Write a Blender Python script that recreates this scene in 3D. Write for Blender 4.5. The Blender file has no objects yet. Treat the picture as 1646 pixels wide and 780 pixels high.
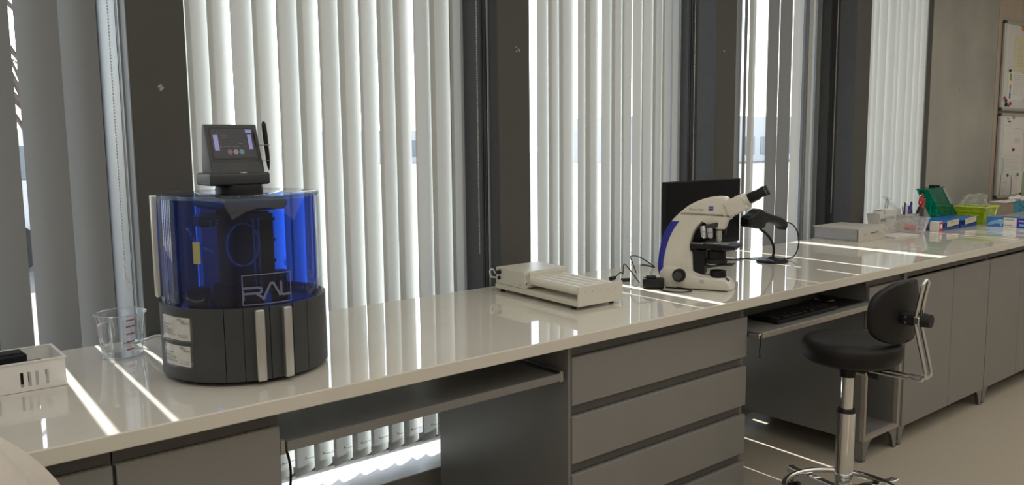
import bpy, bmesh, math, random
from mathutils import Vector, Matrix
R = math.radians
random.seed(7)
sc = bpy.context.scene
COL = sc.collection

# ------------------------------------------------------------------ camera
cam_d = bpy.data.cameras.new('camera'); cam = bpy.data.objects.new('camera', cam_d); COL.objects.link(cam)
YAW, PITCH, ROLL, FPX = 0.6861125, 0.1209335, -0.0101824, 1334.8
fw = Vector((math.sin(YAW)*math.cos(PITCH), math.cos(YAW)*math.cos(PITCH), -math.sin(PITCH)))
rt = Vector((math.cos(YAW), -math.sin(YAW), 0)); up = rt.cross(fw)
r2 = rt*math.cos(ROLL) + up*math.sin(ROLL); u2 = -rt*math.sin(ROLL) + up*math.cos(ROLL)
mw = Matrix(((r2.x, u2.x, -fw.x, 0), (r2.y, u2.y, -fw.y, 0), (r2.z, u2.z, -fw.z, 0), (0, 0, 0, 1)))
mw.translation = Vector((0, -1.795747, 1.489))
cam.matrix_world = mw
cam_d.sensor_fit = 'HORIZONTAL'; cam_d.sensor_width = 36.0; cam_d.lens = 36.0*FPX/1646
cam_d.clip_start = 0.05; cam_d.clip_end = 500
sc.camera = cam

# ------------------------------------------------------------------ sky, sun, lamps, exposure
w = bpy.data.worlds.new('world'); sc.world = w; w.use_nodes = True
nt = w.node_tree; nt.nodes.clear()
sky = nt.nodes.new('ShaderNodeTexSky'); sky.sky_type = 'NISHITA'; sky.sun_disc = False
sky.sun_elevation = R(43); sky.sun_rotation = R(2.6); sky.air_density = 1.0; sky.dust_density = 0.6; sky.ozone_density = 1.0
bg = nt.nodes.new('ShaderNodeBackground'); bg.inputs['Strength'].default_value = 0.62
wo = nt.nodes.new('ShaderNodeOutputWorld')
hs = nt.nodes.new('ShaderNodeHueSaturation'); hs.inputs['Saturation'].default_value = 0.45
nt.links.new(sky.outputs[0], hs.inputs['Color']); nt.links.new(hs.outputs[0], bg.inputs[0]); nt.links.new(bg.outputs[0], wo.inputs[0])

def lamp(name, kind, loc, rot, energy, color=(1, 1, 1), **kw):
    d = bpy.data.lights.new(name, kind); d.energy = energy; d.color = color
    for k, v in kw.items(): setattr(d, k, v)
    o = bpy.data.objects.new(name, d); COL.objects.link(o); o.location = loc; o.rotation_euler = rot
    return o
sun = lamp('sun', 'SUN', (0.5, 8, 9), (0, 0, 0), 12.0, (1, 0.985, 0.96), angle=R(0.53))
tv = Vector((-0.033, -0.731, -0.682)).normalized()
sun.rotation_euler = tv.to_track_quat('-Z', 'Y').to_euler()
lamp('ceiling_panel_lamp', 'AREA', (3.2, -2.3, 3.03), (0, 0, 0), 138.0, (1, 0.97, 0.92), shape='RECTANGLE', size=11.0, size_y=4.6)  # added soft fill to brighten the room; stands for no real fitting
sc.view_settings.view_transform = 'Standard'; sc.view_settings.look = 'None'
sc.view_settings.exposure = 0.0; sc.view_settings.gamma = 1.0; sc.view_settings.use_curve_mapping = False
sc.cycles.max_bounces = 14; sc.cycles.transparent_max_bounces = 32; sc.cycles.transmission_bounces = 10
sc.cycles.diffuse_bounces = 6; sc.cycles.glossy_bounces = 6
sc.cycles.caustics_reflective = False; sc.cycles.caustics_refractive = False
sc.cycles.sample_clamp_indirect = 6.0

# ------------------------------------------------------------------ materials
def S(r, g, b):
    f = lambda c: (c/255/12.92) if c/255 <= 0.04045 else ((c/255+0.055)/1.055)**2.4
    return (f(r), f(g), f(b))
MATS = {}
def _new(name):
    m = bpy.data.materials.new(name); m.use_nodes = True; m.node_tree.nodes.clear()
    o = m.node_tree.nodes.new('ShaderNodeOutputMaterial'); MATS[name] = m
    return m, m.node_tree, o
def pbr(name, col, rough=0.5, metal=0.0, spec=0.5, var=0.06, scale=30, bump=0.0, bscale=None, aniso=(1, 1, 1), coat=0.0, detail=4, trans=0.0):
    """principled surface with a noise-driven colour and relief"""
    m, t, o = _new(name)
    b = t.nodes.new('ShaderNodeBsdfPrincipled'); b.inputs['Roughness'].default_value = rough
    b.inputs['Metallic'].default_value = metal; b.inputs['Specular IOR Level'].default_value = spec
    b.inputs['Coat Weight'].default_value = coat
    tc = t.nodes.new('ShaderNodeTexCoord'); mp = t.nodes.new('ShaderNodeMapping'); mp.inputs['Scale'].default_value = aniso
    t.links.new(tc.outputs['Object'], mp.inputs[0])
    n = t.nodes.new('ShaderNodeTexNoise'); n.inputs['Scale'].default_value = scale; n.inputs['Detail'].default_value = detail
    t.links.new(mp.outputs[0], n.inputs['Vector'])
    r = t.nodes.new('ShaderNodeValToRGB'); r.color_ramp.elements[0].position = 0.3; r.color_ramp.elements[1].position = 0.7
    r.color_ramp.elements[0].color = tuple(c*(1-var) for c in col)+(1,); r.color_ramp.elements[1].color = tuple(min(1, c*(1+var)) for c in col)+(1,)
    t.links.new(n.outputs['Fac'], r.inputs[0]); t.links.new(r.outputs[0], b.inputs['Base Color'])
    if bump:
        n2 = t.nodes.new('ShaderNodeTexNoise'); n2.inputs['Scale'].default_value = bscale or scale*4
        t.links.new(mp.outputs[0], n2.inputs['Vector'])
        bp = t.nodes.new('ShaderNodeBump'); bp.inputs['Strength'].default_value = bump; bp.inputs['Distance'].default_value = 0.002
        t.links.new(n2.outputs['Fac'], bp.inputs['Height']); t.links.new(bp.outputs[0], b.inputs['Normal'])
    t.links.new(b.outputs[0], o.inputs[0]); return m
def clear(name, col, ior=1.45, rough=0.0, haze=0.0, hazecol=(.9, .9, .9), fres=1.0):
    """thin clear plastic or glass: tinted see-through, Fresnel reflection, optional milky scatter"""
    m, t, o = _new(name)
    tr = t.nodes.new('ShaderNodeBsdfTransparent'); tr.inputs[0].default_value = (*col, 1)
    gl = t.nodes.new('ShaderNodeBsdfGlossy'); gl.inputs['Roughness'].default_value = rough
    f0 = ((ior-1)/(ior+1))**2
    lw = t.nodes.new('ShaderNodeLayerWeight'); lw.inputs['Blend'].default_value = 0.5
    pw = t.nodes.new('ShaderNodeMath'); pw.operation = 'POWER'; pw.inputs[1].default_value = 4.5; t.links.new(lw.outputs['Facing'], pw.inputs[0])
    mu = t.nodes.new('ShaderNodeMath'); mu.operation = 'MULTIPLY_ADD'; mu.inputs[1].default_value = (1-f0)*fres; mu.inputs[2].default_value = f0*fres; mu.use_clamp = True
    t.links.new(pw.outputs[0], mu.inputs[0])
    mx = t.nodes.new('ShaderNodeMixShader'); base = tr
    if haze:
        df = t.nodes.new('ShaderNodeBsdfDiffuse'); df.inputs[0].default_value = (*hazecol, 1)
        tl = t.nodes.new('ShaderNodeBsdfTranslucent'); tl.inputs[0].default_value = (*hazecol, 1)
        m1 = t.nodes.new('ShaderNodeMixShader'); t.links.new(df.outputs[0], m1.inputs[1]); t.links.new(tl.outputs[0], m1.inputs[2])
        n = t.nodes.new('ShaderNodeTexNoise'); n.inputs['Scale'].default_value = 5
        mm = t.nodes.new('ShaderNodeMath'); mm.operation = 'MULTIPLY'; mm.inputs[1].default_value = haze*2; t.links.new(n.outputs['Fac'], mm.inputs[0])
        m2 = t.nodes.new('ShaderNodeMixShader'); t.links.new(mm.outputs[0], m2.inputs[0]); t.links.new(tr.outputs[0], m2.inputs[1]); t.links.new(m1.outputs[0], m2.inputs[2]); base = m2
    t.links.new(mu.outputs[0], mx.inputs[0]); t.links.new(base.outputs[0], mx.inputs[1]); t.links.new(gl.outputs[0], mx.inputs[2])
    t.links.new(mx.outputs[0], o.inputs[0]); return m
def fabric(name, col, tcol, mix):
    m, t, o = _new(name)
    tc = t.nodes.new('ShaderNodeTexCoord'); mp = t.nodes.new('ShaderNodeMapping'); mp.inputs['Scale'].default_value = (400, 400, 60)
    n = t.nodes.new('ShaderNodeTexNoise'); n.inputs['Scale'].default_value = 1.0
    t.links.new(tc.outputs['Object'], mp.inputs[0]); t.links.new(mp.outputs[0], n.inputs['Vector'])
    r = t.nodes.new('ShaderNodeValToRGB'); r.color_ramp.elements[0].color = tuple(c*.92 for c in col)+(1,); r.color_ramp.elements[1].color = (*col, 1)
    t.links.new(n.outputs['Fac'], r.inputs[0])
    d = t.nodes.new('ShaderNodeBsdfDiffuse'); t.links.new(r.outputs[0], d.inputs[0])
    tl = t.nodes.new('ShaderNodeBsdfTranslucent'); tl.inputs[0].default_value = (*tcol, 1)
    mx = t.nodes.new('ShaderNodeMixShader'); mx.inputs[0].default_value = mix
    t.links.new(d.outputs[0], mx.inputs[1]); t.links.new(tl.outputs[0], mx.inputs[2]); t.links.new(mx.outputs[0], o.inputs[0]); return m
def glow(name, col, strength, base=(0.02, 0.02, 0.02)):
    m = pbr(name, base, 0.3); b = [n for n in m.node_tree.nodes if n.type == 'BSDF_PRINCIPLED'][0]
    b.inputs['Emission Color'].default_value = (*col, 1); b.inputs['Emission Strength'].default_value = strength; return m

def quartz():
    m, t, o = _new('quartz')
    b = t.nodes.new('ShaderNodeBsdfPrincipled'); b.inputs['Roughness'].default_value = 0.035; b.inputs['Specular IOR Level'].default_value = 0.75
    tc = t.nodes.new('ShaderNodeTexCoord')
    v = t.nodes.new('ShaderNodeTexVoronoi'); v.inputs['Scale'].default_value = 60
    t.links.new(tc.outputs['Object'], v.inputs['Vector'])
    r = t.nodes.new('ShaderNodeValToRGB'); e = r.color_ramp.elements
    e[0].position = 0.035; e[0].color = (.36, .33, .27, 1); e[1].position = 0.06; e[1].color = (.70, .665, .575, 1)
    t.links.new(v.outputs['Distance'], r.inputs[0])
    n = t.nodes.new('ShaderNodeTexNoise'); n.inputs['Scale'].default_value = 9; n.inputs['Detail'].default_value = 6
    t.links.new(tc.outputs['Object'], n.inputs['Vector'])
    mx = t.nodes.new('ShaderNodeMix'); mx.data_type = 'RGBA'; mx.inputs[6].default_value = (.71, .675, .585, 1)
    lt = t.nodes.new('ShaderNodeMath'); lt.operation = 'GREATER_THAN'; lt.inputs[1].default_value = 0.56; t.links.new(n.outputs['Fac'], lt.inputs[0])
    t.links.new(lt.outputs[0], mx.inputs[0]); t.links.new(r.outputs[0], mx.inputs[7]); t.links.new(mx.outputs[2], b.inputs['Base Color'])
    t.links.new(b.outputs[0], o.inputs[0]); return m
def concrete():
    m = pbr('concrete', (.37, .356, .318), 0.85, var=0.16, scale=1.6, bump=0.5, bscale=26, detail=8); return m

QUARTZ = quartz(); CONC = concrete()
CAB = pbr('grey_laminate', (.235, .227, .212), 0.38, var=0.03, scale=6)
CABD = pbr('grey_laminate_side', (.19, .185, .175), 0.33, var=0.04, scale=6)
EDGEB = pbr('edge_band', (.34, .30, .25), 0.4)
RAILM = pbr('recess_rail', (.10, .095, .088), 0.4)
PIER = pbr('dark_pier_paint', (.082, .079, .072), 0.75, var=0.05, scale=3, bump=0.15, bscale=60)
DARKALU = pbr('dark_aluminium', (.055, .058, .064), 0.45, var=0.03)
GREYALU = pbr('grey_aluminium', (.32, .34, .34), 0.4, var=0.03)
ALU = pbr('brushed_aluminium', (.62, .62, .60), 0.33, 0.9, var=0.05, scale=8, aniso=(40, 40, 1))
CHROME = pbr('chrome', (.78, .78, .77), 0.07, 1.0, var=0.02)
STEEL = pbr('steel', (.45, .45, .44), 0.25, 1.0)
FLOORM = pbr('vinyl_floor', (.46, .405, .32), 0.42, var=0.10, scale=120, detail=8)
WHITEW = pbr('white_wall', (.72, .70, .66), 0.8)
BEIGEW = pbr('beige_panel', (.46, .38, .30), 0.6, var=0.08, scale=4, aniso=(8, 8, 1))
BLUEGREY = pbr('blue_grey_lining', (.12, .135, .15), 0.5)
REVEAL1 = pbr('pale_reveal', (.15, .165, .172), 0.5)  # first pier's flank made paler, its stronger daylight put into the colour
SILLM = pbr('sill_stone', (.42, .41, .38), 0.35, var=0.08, scale=14)
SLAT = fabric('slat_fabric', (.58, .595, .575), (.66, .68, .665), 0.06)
SLAT_SHADED = fabric('slat_fabric_dense', (.22, .22, .213), (.34, .34, .33), 0.03)  # same fabric made darker, the shade of turned slats put into its colour
GLASS = clear('window_glass', (.93, .95, .95), 1.5)
BLUEAC = clear('blue_acrylic', (.13, .34, .97), 1.45)
CLEARAC = clear('clear_acrylic', (.93, .955, .97), 1.49, haze=0.012)
CLEARPL = clear('clear_plastic', (.94, .95, .95), 1.5, haze=0.03)
MILKY = clear('milky_plastic', (.90, .90, .89), 1.45, 0.15, haze=0.36, hazecol=(.92, .92, .91))
BAGM = clear('bag_film', (.88, .88, .85), 1.5, 0.08, haze=0.22, hazecol=(.8, .8, .72))
GREENAC = clear('green_acrylic', (.04, .62, .48), 1.45, 0.05, haze=0.30, hazecol=(.01, .42, .31))
LIME = clear('lime_plastic', (.62, .74, .06), 1.45, 0.1, haze=0.45, hazecol=(.55, .72, .02))
CHAR = pbr('charcoal_plastic', (.045, .049, .051), 0.45, bump=0.1, bscale=900)
CHARL = pbr('charcoal_shell', (.045, .049, .050), 0.42, bump=0.1, bscale=900)
BLACK = pbr('black_plastic', (.008, .008, .009), 0.45, spec=0.35)
BLACKG = pbr('black_gloss', (.01, .01, .011), 0.12)
RUBBER = pbr('black_rubber', (.013, .013, .013), 0.65)
LEATHER = pbr('black_vinyl', (.011, .010, .0095), 0.45, spec=0.35, bump=0.25, bscale=500)
CREAM = pbr('cream_enamel', (.79, .755, .66), 0.3, var=0.02)
SHAKER = pbr('cream_powder_coat', (.69, .665, .57), 0.38, var=0.02)
WPLAST = pbr('white_plastic', (.78, .765, .72), 0.35, var=0.02)
PAPER = pbr('paper', (.78, .76, .71), 0.8, var=0.02)
PAPERY = pbr('yellow_paper', (.70, .63, .42), 0.8, var=0.03)
PAGES = pbr('page_edges', (.42, .42, .43), 0.8, var=0.15, scale=5, aniso=(1, 1, 120))
INK = pbr('ink', (.06, .06, .065), 0.6)
INKG = pbr('grey_ink', (.33, .33, .34), 0.7)
INKF = pbr('faint_ink', (.52, .51, .49), 0.7)
BLUEP = pbr('navy_blue_paint', (.028, .035, .33), 0.35)
BLUEW = pbr('blue_wire', (.015, .07, .30), 0.35)
BLUEB = pbr('blue_carton', (.06, .20, .52), 0.35, var=0.15, scale=9)
BLUEL = pbr('light_blue_print', (.25, .52, .78), 0.4)
PURP = pbr('purple_carton', (.05, .04, .36), 0.35)
TEAL = pbr('teal_carton', (.0, .24, .36), 0.4)
CARD = pbr('cardboard', (.27, .215, .16), 0.8)
RED = pbr('red_plastic', (.50, .035, .03), 0.35)
REDP = pbr('red_packet', (.75, .12, .13), 0.45)
GREENM = pbr('green_magnet', (.02, .22, .10), 0.4)
PURM = pbr('purple_magnet', (.10, .05, .26), 0.4)
ORANGE = pbr('orange_magnet', (.85, .25, .03), 0.4)
YELL = pbr('yellow_tag', (.52, .46, .18), 0.5)
BOARDW = pbr('whiteboard_enamel', (.70, .69, .66), 0.15, var=0.01)
LOGOGREY = pbr('etched_white', (.16, .175, .27), 0.6)
SCREEN = glow('touch_screen', S(52, 48, 52), 0.55, (.01, .01, .011))
SCRL = glow('screen_lilac', S(146, 146, 196), 0.75)
SCRG = glow('screen_grey', S(96, 92, 96), 0.7)
SCRR = glow('screen_button_red', S(120, 84, 90), 0.8)
SCRW = glow('screen_button_white', S(132, 128, 120), 0.8)
SCRT = glow('screen_button_teal', S(80, 130, 122), 0.8)
COATM = pbr('coat_cotton', (.68, .63, .56), 0.9, var=0.03, bump=0.2, bscale=700)
GRAVEL = pbr('gravel', (.20, .19, .175), 0.9, var=0.35, scale=3, bump=0.6, bscale=12, detail=10)
BARK = pbr('bark', (.12, .09, .07), 0.9)
FACADE = pbr('facade', (.55, .56, .58), 0.6)
FACADEW = pbr('facade_glass', (.22, .25, .28), 0.3)
VANW = pbr('van_paint', (.75, .76, .78), 0.25)
FROST = pbr('frosted_tube', (.55, .55, .56), 0.2, spec=0.6)

# ------------------------------------------------------------------ mesh helpers
ORG = {}
def worldloc(o):
    return ORG[o.name] if o else Vector((0, 0, 0))
class MB:
    def __init__(s, M=None): s.bm = bmesh.new(); s.M = M; s.hard = False
    def _in(s, t):
        if s.M is not None: bmesh.ops.transform(t, matrix=s.M, verts=t.verts)
        me = bpy.data.meshes.new('tmp'); t.to_mesh(me); t.free(); s.bm.from_mesh(me); bpy.data.meshes.remove(me); return s
    def box(s, x0, x1, y0, y1, z0, z1, bev=0.0, seg=1, rot=None):
        s.hard = True
        t = bmesh.new(); bmesh.ops.create_cube(t, size=1.0)
        bmesh.ops.scale(t, vec=(x1-x0, y1-y0, z1-z0), verts=t.verts)
        if bev: bmesh.ops.bevel(t, geom=t.edges[:], offset=bev, segments=seg, affect='EDGES', profile=0.5)
        if rot: bmesh.ops.rotate(t, matrix=rot, verts=t.verts, cent=(0, 0, 0))
        bmesh.ops.translate(t, vec=((x0+x1)/2, (y0+y1)/2, (z0+z1)/2), verts=t.verts)
        return s._in(t)
    def cyl(s, p0, p1, r0, r1=None, n=20, cap=True):
        s.hard = True
        p0 = Vector(p0); p1 = Vector(p1); d = p1-p0; r1 = r0 if r1 is None else r1
        t = bmesh.new(); bmesh.ops.create_cone(t, cap_ends=cap, segments=n, radius1=r0, radius2=r1, depth=d.length)
        bmesh.ops.rotate(t, matrix=d.to_track_quat('Z', 'Y').to_matrix(), verts=t.verts, cent=(0, 0, 0))
        bmesh.ops.translate(t, vec=(p0+p1)/2, verts=t.verts); return s._in(t)
    def sphere(s, c, r, n=12, sc3=(1, 1, 1)):
        t = bmesh.new(); bmesh.ops.create_uvsphere(t, u_segments=n, v_segments=max(4, n*2//3), radius=r)
        bmesh.ops.scale(t, vec=sc3, verts=t.verts); bmesh.ops.translate(t, vec=c, verts=t.verts); return s._in(t)
    def tube(s, pts, r, n=8, closed=False, flat=None):
        pts = [Vector(p) for p in pts]; N = len(pts); t = bmesh.new(); rings = []
        prev = None
        for i, p in enumerate(pts):
            a = pts[(i-1) % N] if (closed or i > 0) else p; b = pts[(i+1) % N] if (closed or i < N-1) else p
            tg = (b-a).normalized()
            if prev is None:
                ref = Vector((0, 0, 1)) if abs(tg.z) < 0.9 else Vector((1, 0, 0)); nx = tg.cross(ref).normalized()
            else:
                nx = (prev - tg*prev.dot(tg)).normalized()
            prev = nx; ny = tg.cross(nx); rr = r[i] if isinstance(r, (list, tuple)) else r
            fx, fy = flat or (1, 1)
            rings.append([t.verts.new(p + nx*math.cos(2*math.pi*k/n)*rr*fx + ny*math.sin(2*math.pi*k/n)*rr*fy) for k in range(n)])
        for i in range(N if closed else N-1):
            A = rings[i]; B = rings[(i+1) % N]
            for k in range(n): t.faces.new((A[k], A[(k+1) % n], B[(k+1) % n], B[k]))
        if not closed: t.faces.new(rings[0][::-1]); t.faces.new(rings[-1])
        bmesh.ops.recalc_face_normals(t, faces=t.faces); return s._in(t)
    def lathe(s, prof, c=(0, 0, 0), n=48, a0=0, a1=360, close=False):
        t = bmesh.new(); full = abs(a1-a0) >= 359.9; m = n if full else n+1; rings = []
        for (r, z) in prof:
            rings.append([t.verts.new((c[0]+r*math.cos(R(a0)+R(a1-a0)*k/n), c[1]+r*math.sin(R(a0)+R(a1-a0)*k/n), c[2]+z)) for k in range(m)])
        Q = len(prof)
        for i in range(Q if close else Q-1):
            A = rings[i]; B = rings[(i+1) % Q]
            for k in range(n): t.faces.new((A[k], A[(k+1) % m], B[(k+1) % m], B[k]))
        if close and not full:
            t.faces.new([g[0] for g in rings]); t.faces.new([g[-1] for g in rings][::-1])
        bmesh.ops.remove_doubles(t, verts=t.verts, dist=1e-6)
        bmesh.ops.recalc_face_normals(t, faces=t.faces); return s._in(t)
    def prism(s, poly, f0, f1, bev=0.0, seg=2):
        """poly: list of 2d points; f0/f1 map a 2d point to the two end faces"""
        s.hard = True
        t = bmesh.new(); A = [t.verts.new(f0(*p)) for p in poly]; B = [t.verts.new(f1(*p)) for p in poly]; N = len(poly)
        t.faces.new(A); t.faces.new(B[::-1])
        for i in range(N): t.faces.new((A[i], B[i], B[(i+1) % N], A[(i+1) % N]))
        bmesh.ops.recalc_face_normals(t, faces=t.faces)
        if bev:
            rim = [e for e in t.edges if (e.verts[0] in A and e.verts[1] in A) or (e.verts[0] in B and e.verts[1] in B)]
            bmesh.ops.bevel(t, geom=rim, offset=bev, segments=seg, affect='EDGES', profile=0.5)
        bmesh.ops.triangulate(t, faces=[f for f in t.faces if len(f.verts) > 4])
        return s._in(t)
    def quad(s, a, b, c, d):
        t = bmesh.new(); t.faces.new([t.verts.new(p) for p in (a, b, c, d)]); return s._in(t)
    def grid(s, rows):
        t = bmesh.new(); V = [[t.verts.new(p) for p in r] for r in rows]
        for i in range(len(V)-1):
            for k in range(len(V[0])-1): t.faces.new((V[i][k], V[i][k+1], V[i+1][k+1], V[i+1][k]))
        bmesh.ops.recalc_face_normals(t, faces=t.faces); return s._in(t)
    def build(s, name, mat, parent=None, smooth=True, at=None, subd=0, solid=0, ang=None):
        ang = ang or (20 if s.hard else 65)
        me = bpy.data.meshes.new(name)
        base = worldloc(parent) if parent else Vector(at if at else (0, 0, 0))
        bmesh.ops.translate(s.bm, vec=-base, verts=s.bm.verts)
        s.bm.to_mesh(me); s.bm.free()
        me.materials.append(mat)
        if smooth:
            for p in me.polygons: p.use_smooth = True
            try: me.set_sharp_from_angle(angle=R(ang))
            except Exception: pass
        o = bpy.data.objects.new(name, me); COL.objects.link(o)
        if parent: o.parent = parent
        else: o.location = base
        ORG[o.name] = base
        if subd:
            md = o.modifiers.new('s', 'SUBSURF'); md.levels = subd; md.render_levels = subd
        if solid:
            md = o.modifiers.new('t', 'SOLIDIFY'); md.thickness = solid; md.offset = 0
        return o
def empty(name, loc):
    o = bpy.data.objects.new(name, None); COL.objects.link(o); o.location = loc; o.empty_display_size = 0.05
    ORG[o.name] = Vector(loc); return o
def tag(o, label=None, cat=None, group=None, kind=None):
    for k, v in (('label', label), ('category', cat), ('group', group), ('kind', kind)):
        if v: o[k] = v
    return o
def thing(name, loc, label, cat, group=None): return tag(empty(name, loc), label, cat, group)
def text(body, size, M, mat, parent, name='lettering', depth=0.0004, align='LEFT', squeeze=1.0):
    c = bpy.data.curves.new('t', 'FONT'); c.body = body; c.size = size; c.extrude = depth; c.align_x = align; c.resolution_u = 3
    o = bpy.data.objects.new('t', c); COL.objects.link(o)
    bpy.context.view_layer.update()
    me = bpy.data.meshes.new_from_object(o.evaluated_get(bpy.context.evaluated_depsgraph_get()))
    bpy.data.objects.remove(o); bpy.data.curves.remove(c)
    mb = MB(); mb.bm.from_mesh(me); bpy.data.meshes.remove(me)
    bmesh.ops.transform(mb.bm, matrix=M @ Matrix.Diagonal((squeeze, 1, 1, 1)), verts=mb.bm.verts)
    return mb.build(name, mat, parent, smooth=False)
def frame_mat(o, x, y):
    """matrix whose local x,y axes are the given world directions, origin o"""
    x = Vector(x).normalized(); y = Vector(y); y = (y-x*y.dot(x)).normalized(); z = x.cross(y)
    return Matrix(((x.x, y.x, z.x, o[0]), (x.y, y.y, z.y, o[1]), (x.z, y.z, z.z, o[2]), (0, 0, 0, 1)))
def copy_tree(o, parent=None):
    c = o.copy(); COL.objects.link(c)
    if parent: c.parent = parent
    for ch in list(o.children): copy_tree(ch, c)
    return c
def curve_pts(P, n=6):
    """Catmull-Rom through the control points"""
    P = [Vector(p) for p in P]; Q = [2*P[0]-P[1]] + P + [2*P[-1]-P[-2]]; out = []
    for i in range(1, len(Q)-2):
        for k in range(n):
            t = k/n; a, b, c, d = Q[i-1], Q[i], Q[i+1], Q[i+2]
            out.append(0.5*((2*b)+(c-a)*t+(2*a-5*b+4*c-d)*t*t+(3*b-a-3*c+d)*t**3))
    out.append(P[-1]); return out

# ================================================================== THE ROOM
ZC, TH, D = 0.90, 0.037, 0.858            # counter height, thickness, depth
CEIL = 3.05
tag(MB().box(-3, 9.5, -6, 1.3, -0.1, 0).build('floor', FLOORM, at=(0, 0, 0)), kind='structure')
tag(MB().box(-3, 9.5, -6, 1.3, CEIL, CEIL+.1).build('ceiling', WHITEW), kind='structure')
tag(MB().box(-3.1, -3, -6, 1.3, 0, CEIL).build('wall_left', WHITEW), kind='structure')
tag(MB().box(9.5, 9.6, -6, 1.3, 0, CEIL).build('wall_right', WHITEW), kind='structure')
tag(MB().box(-3, 9.5, -6.1, -6, 0, CEIL).build('wall_front', WHITEW), kind='structure')
tag(MB().box(-3, -.686, .87, 1.3, 0, CEIL).build('wall_back', WHITEW), kind='structure')
# concrete wall with its dark corner strip and the beige wall behind the boards
YW = 1.08
cw = tag(MB().box(6.40, 7.575, YW, 1.3, 0, CEIL).build('wall_concrete', CONC, at=(6.4, YW, 0)), kind='structure')
MB().box(6.33, 6.40, YW+.004, 1.3, 0, CEIL).build('corner_strip', PIER, cw)
chip = MB()
for (cx, cz, r) in ((6.90, 1.86, .007), (6.65, 1.67, .006), (7.19, 1.65, .007), (6.74, 1.5, .005)):
    chip.sphere((cx, YW+.001, cz), r, 6, (1.5, .3, 1))
tag(chip.build('pock_mark', RAILM, cw), kind='stuff')
tag(MB().box(7.592, 9.5, YW+.004, 1.3, 0, CEIL).build('wall_beige', BEIGEW), kind='structure')
tag(MB().box(7.575, 7.592, YW+.03, 1.3, 0, CEIL).build('trim_1', DARKALU), kind='structure')

# dark piers between the windows
PIERX = [-.600, .803, 2.205, 3.623, 5.013]
HW = .084
for i, px in enumerate(PIERX):
    p = tag(MB().box(px-HW, px+HW, .872, 1.3, 0, CEIL, bev=.002).build('wall_pier', PIER, at=(px, .872, 0)), kind='structure')
    # side profile of the blind channel on the pier's left flank
    far = i >= 3
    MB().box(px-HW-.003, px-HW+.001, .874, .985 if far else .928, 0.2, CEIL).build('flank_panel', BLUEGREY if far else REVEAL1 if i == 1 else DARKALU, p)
    if not far: MB().box(px-HW-.008, px-HW+.001, .930, .938, 0.2, CEIL).build('edge_bead', GREYALU, p)
    gm = MB(); g0 = .06 if far else 0
    for gy in (.948, .958, .972): gm.box(px-HW-.006, px-HW+.001, gy+g0, gy+g0+.006, 0.2, CEIL)
    tag(gm.build('groove_fin', REVEAL1 if i == 1 else DARKALU, p), kind='stuff')
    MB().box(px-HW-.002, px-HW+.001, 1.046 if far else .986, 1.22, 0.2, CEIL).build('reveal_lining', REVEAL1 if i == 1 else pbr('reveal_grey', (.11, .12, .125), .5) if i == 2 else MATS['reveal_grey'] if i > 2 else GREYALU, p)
    if i in (1, 2, 3):
        c = MB(); cx, cz, rr = {1: (px+.005, 1.665, .010), 2: (px+.022, 1.865, .011), 3: (px-.02, 1.94, .006)}[i]
        for k in range(7):
            c.sphere((cx+random.uniform(-rr, rr), .8715, cz+random.uniform(-rr, rr)), rr*random.uniform(.25, .55), 6, (1, .3, 1))
        tag(c.build('plaster_chip', pbr('chipped_plaster', (.42, .41, .38), .9) if i == 1 else MATS['chipped_plaster'], p), kind='stuff')

# window sill plinth, windows
tag(MB().box(-.686, 6.33, .905, 1.3, 0, .178, bev=.003).build('trim_2', SILLM), kind='structure')
BAYS = [(PIERX[k]+HW, PIERX[k+1]-HW) for k in range(4)] + [(PIERX[4]+HW, 6.33)]
for i, (a, b) in enumerate(BAYS):
    wn = tag(empty('window_%d' % (i+1), (a, 1.2, .178)), kind='structure')
    for x0, x1 in ((a, a+.018), (b-.018, b)): MB().box(x0, x1, 1.205, 1.275, .178, CEIL, bev=.003).build('jamb', DARKALU, wn)
    MB().box(a+.018, b-.018, 1.205, 1.275, .178, .215, bev=.003).build('bottom_rail', DARKALU, wn)
    MB().box(a+.018, b-.018, 1.205, 1.275, CEIL-.06, CEIL, bev=.003).build('top_rail', DARKALU, wn)
    MB().quad((a+.018, 1.24, .215), (b-.018, 1.24, .215), (b-.018, 1.24, CEIL-.06), (a+.018, 1.24, CEIL-.06)).build('pane', GLASS, wn, smooth=False)

# ------------------------------------------------------------------ vertical blinds
YB = 1.10; ZB, ZT = .228, 2.97
def slat(root, xc, wd, th, sg, mat, zb=ZB, yb=YB, bead=True, cord=.07):
    ct, st = math.cos(R(th)), math.sin(R(th))*sg
    rows = []
    for i in range(11):
        t = -1+2*i/10; u = wd/2*t; bu = .009*(1-t*t)*(wd/.1)
        x = xc+ct*u + st*bu; y = yb+st*u - ct*bu
        rows.append([(x, y, zb), (x, y, (zb+ZT)/2), (x, y, ZT)])
    o = MB().grid(rows).build('slat', mat, root)
    h = MB(); hr = []
    for i in range(11):
        t = -1+2*i/10; u = wd/2*t*.99; bu = .009*(1-t*t)*(wd/.1)+.0012
        x = xc+ct*u + st*bu; y = yb+st*u - ct*bu; hr.append([(x, y, zb+.001), (x, y, zb+.034)])
    h.grid(hr).build('hem_weight', mat, o)
    if bead:
        bx = xc+st*.011-.008; by = yb-ct*.013
        b = MB().sphere((bx, by, zb+.062), .0055, 10).build('chain_clip', WPLAST, o)
        s_ = random.choice((-.012, .012, .006))
        MB().tube(curve_pts([(bx, by-.004, zb+.060), (bx+.3*cord, by-.004, zb+.052+s_), (bx+.62*cord, by+.004, zb+.050+s_), (bx+.9*cord, by+.012, zb+.056+s_*.7)]), .0009, 5).build('link_cord', INK, o)
    return o
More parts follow.
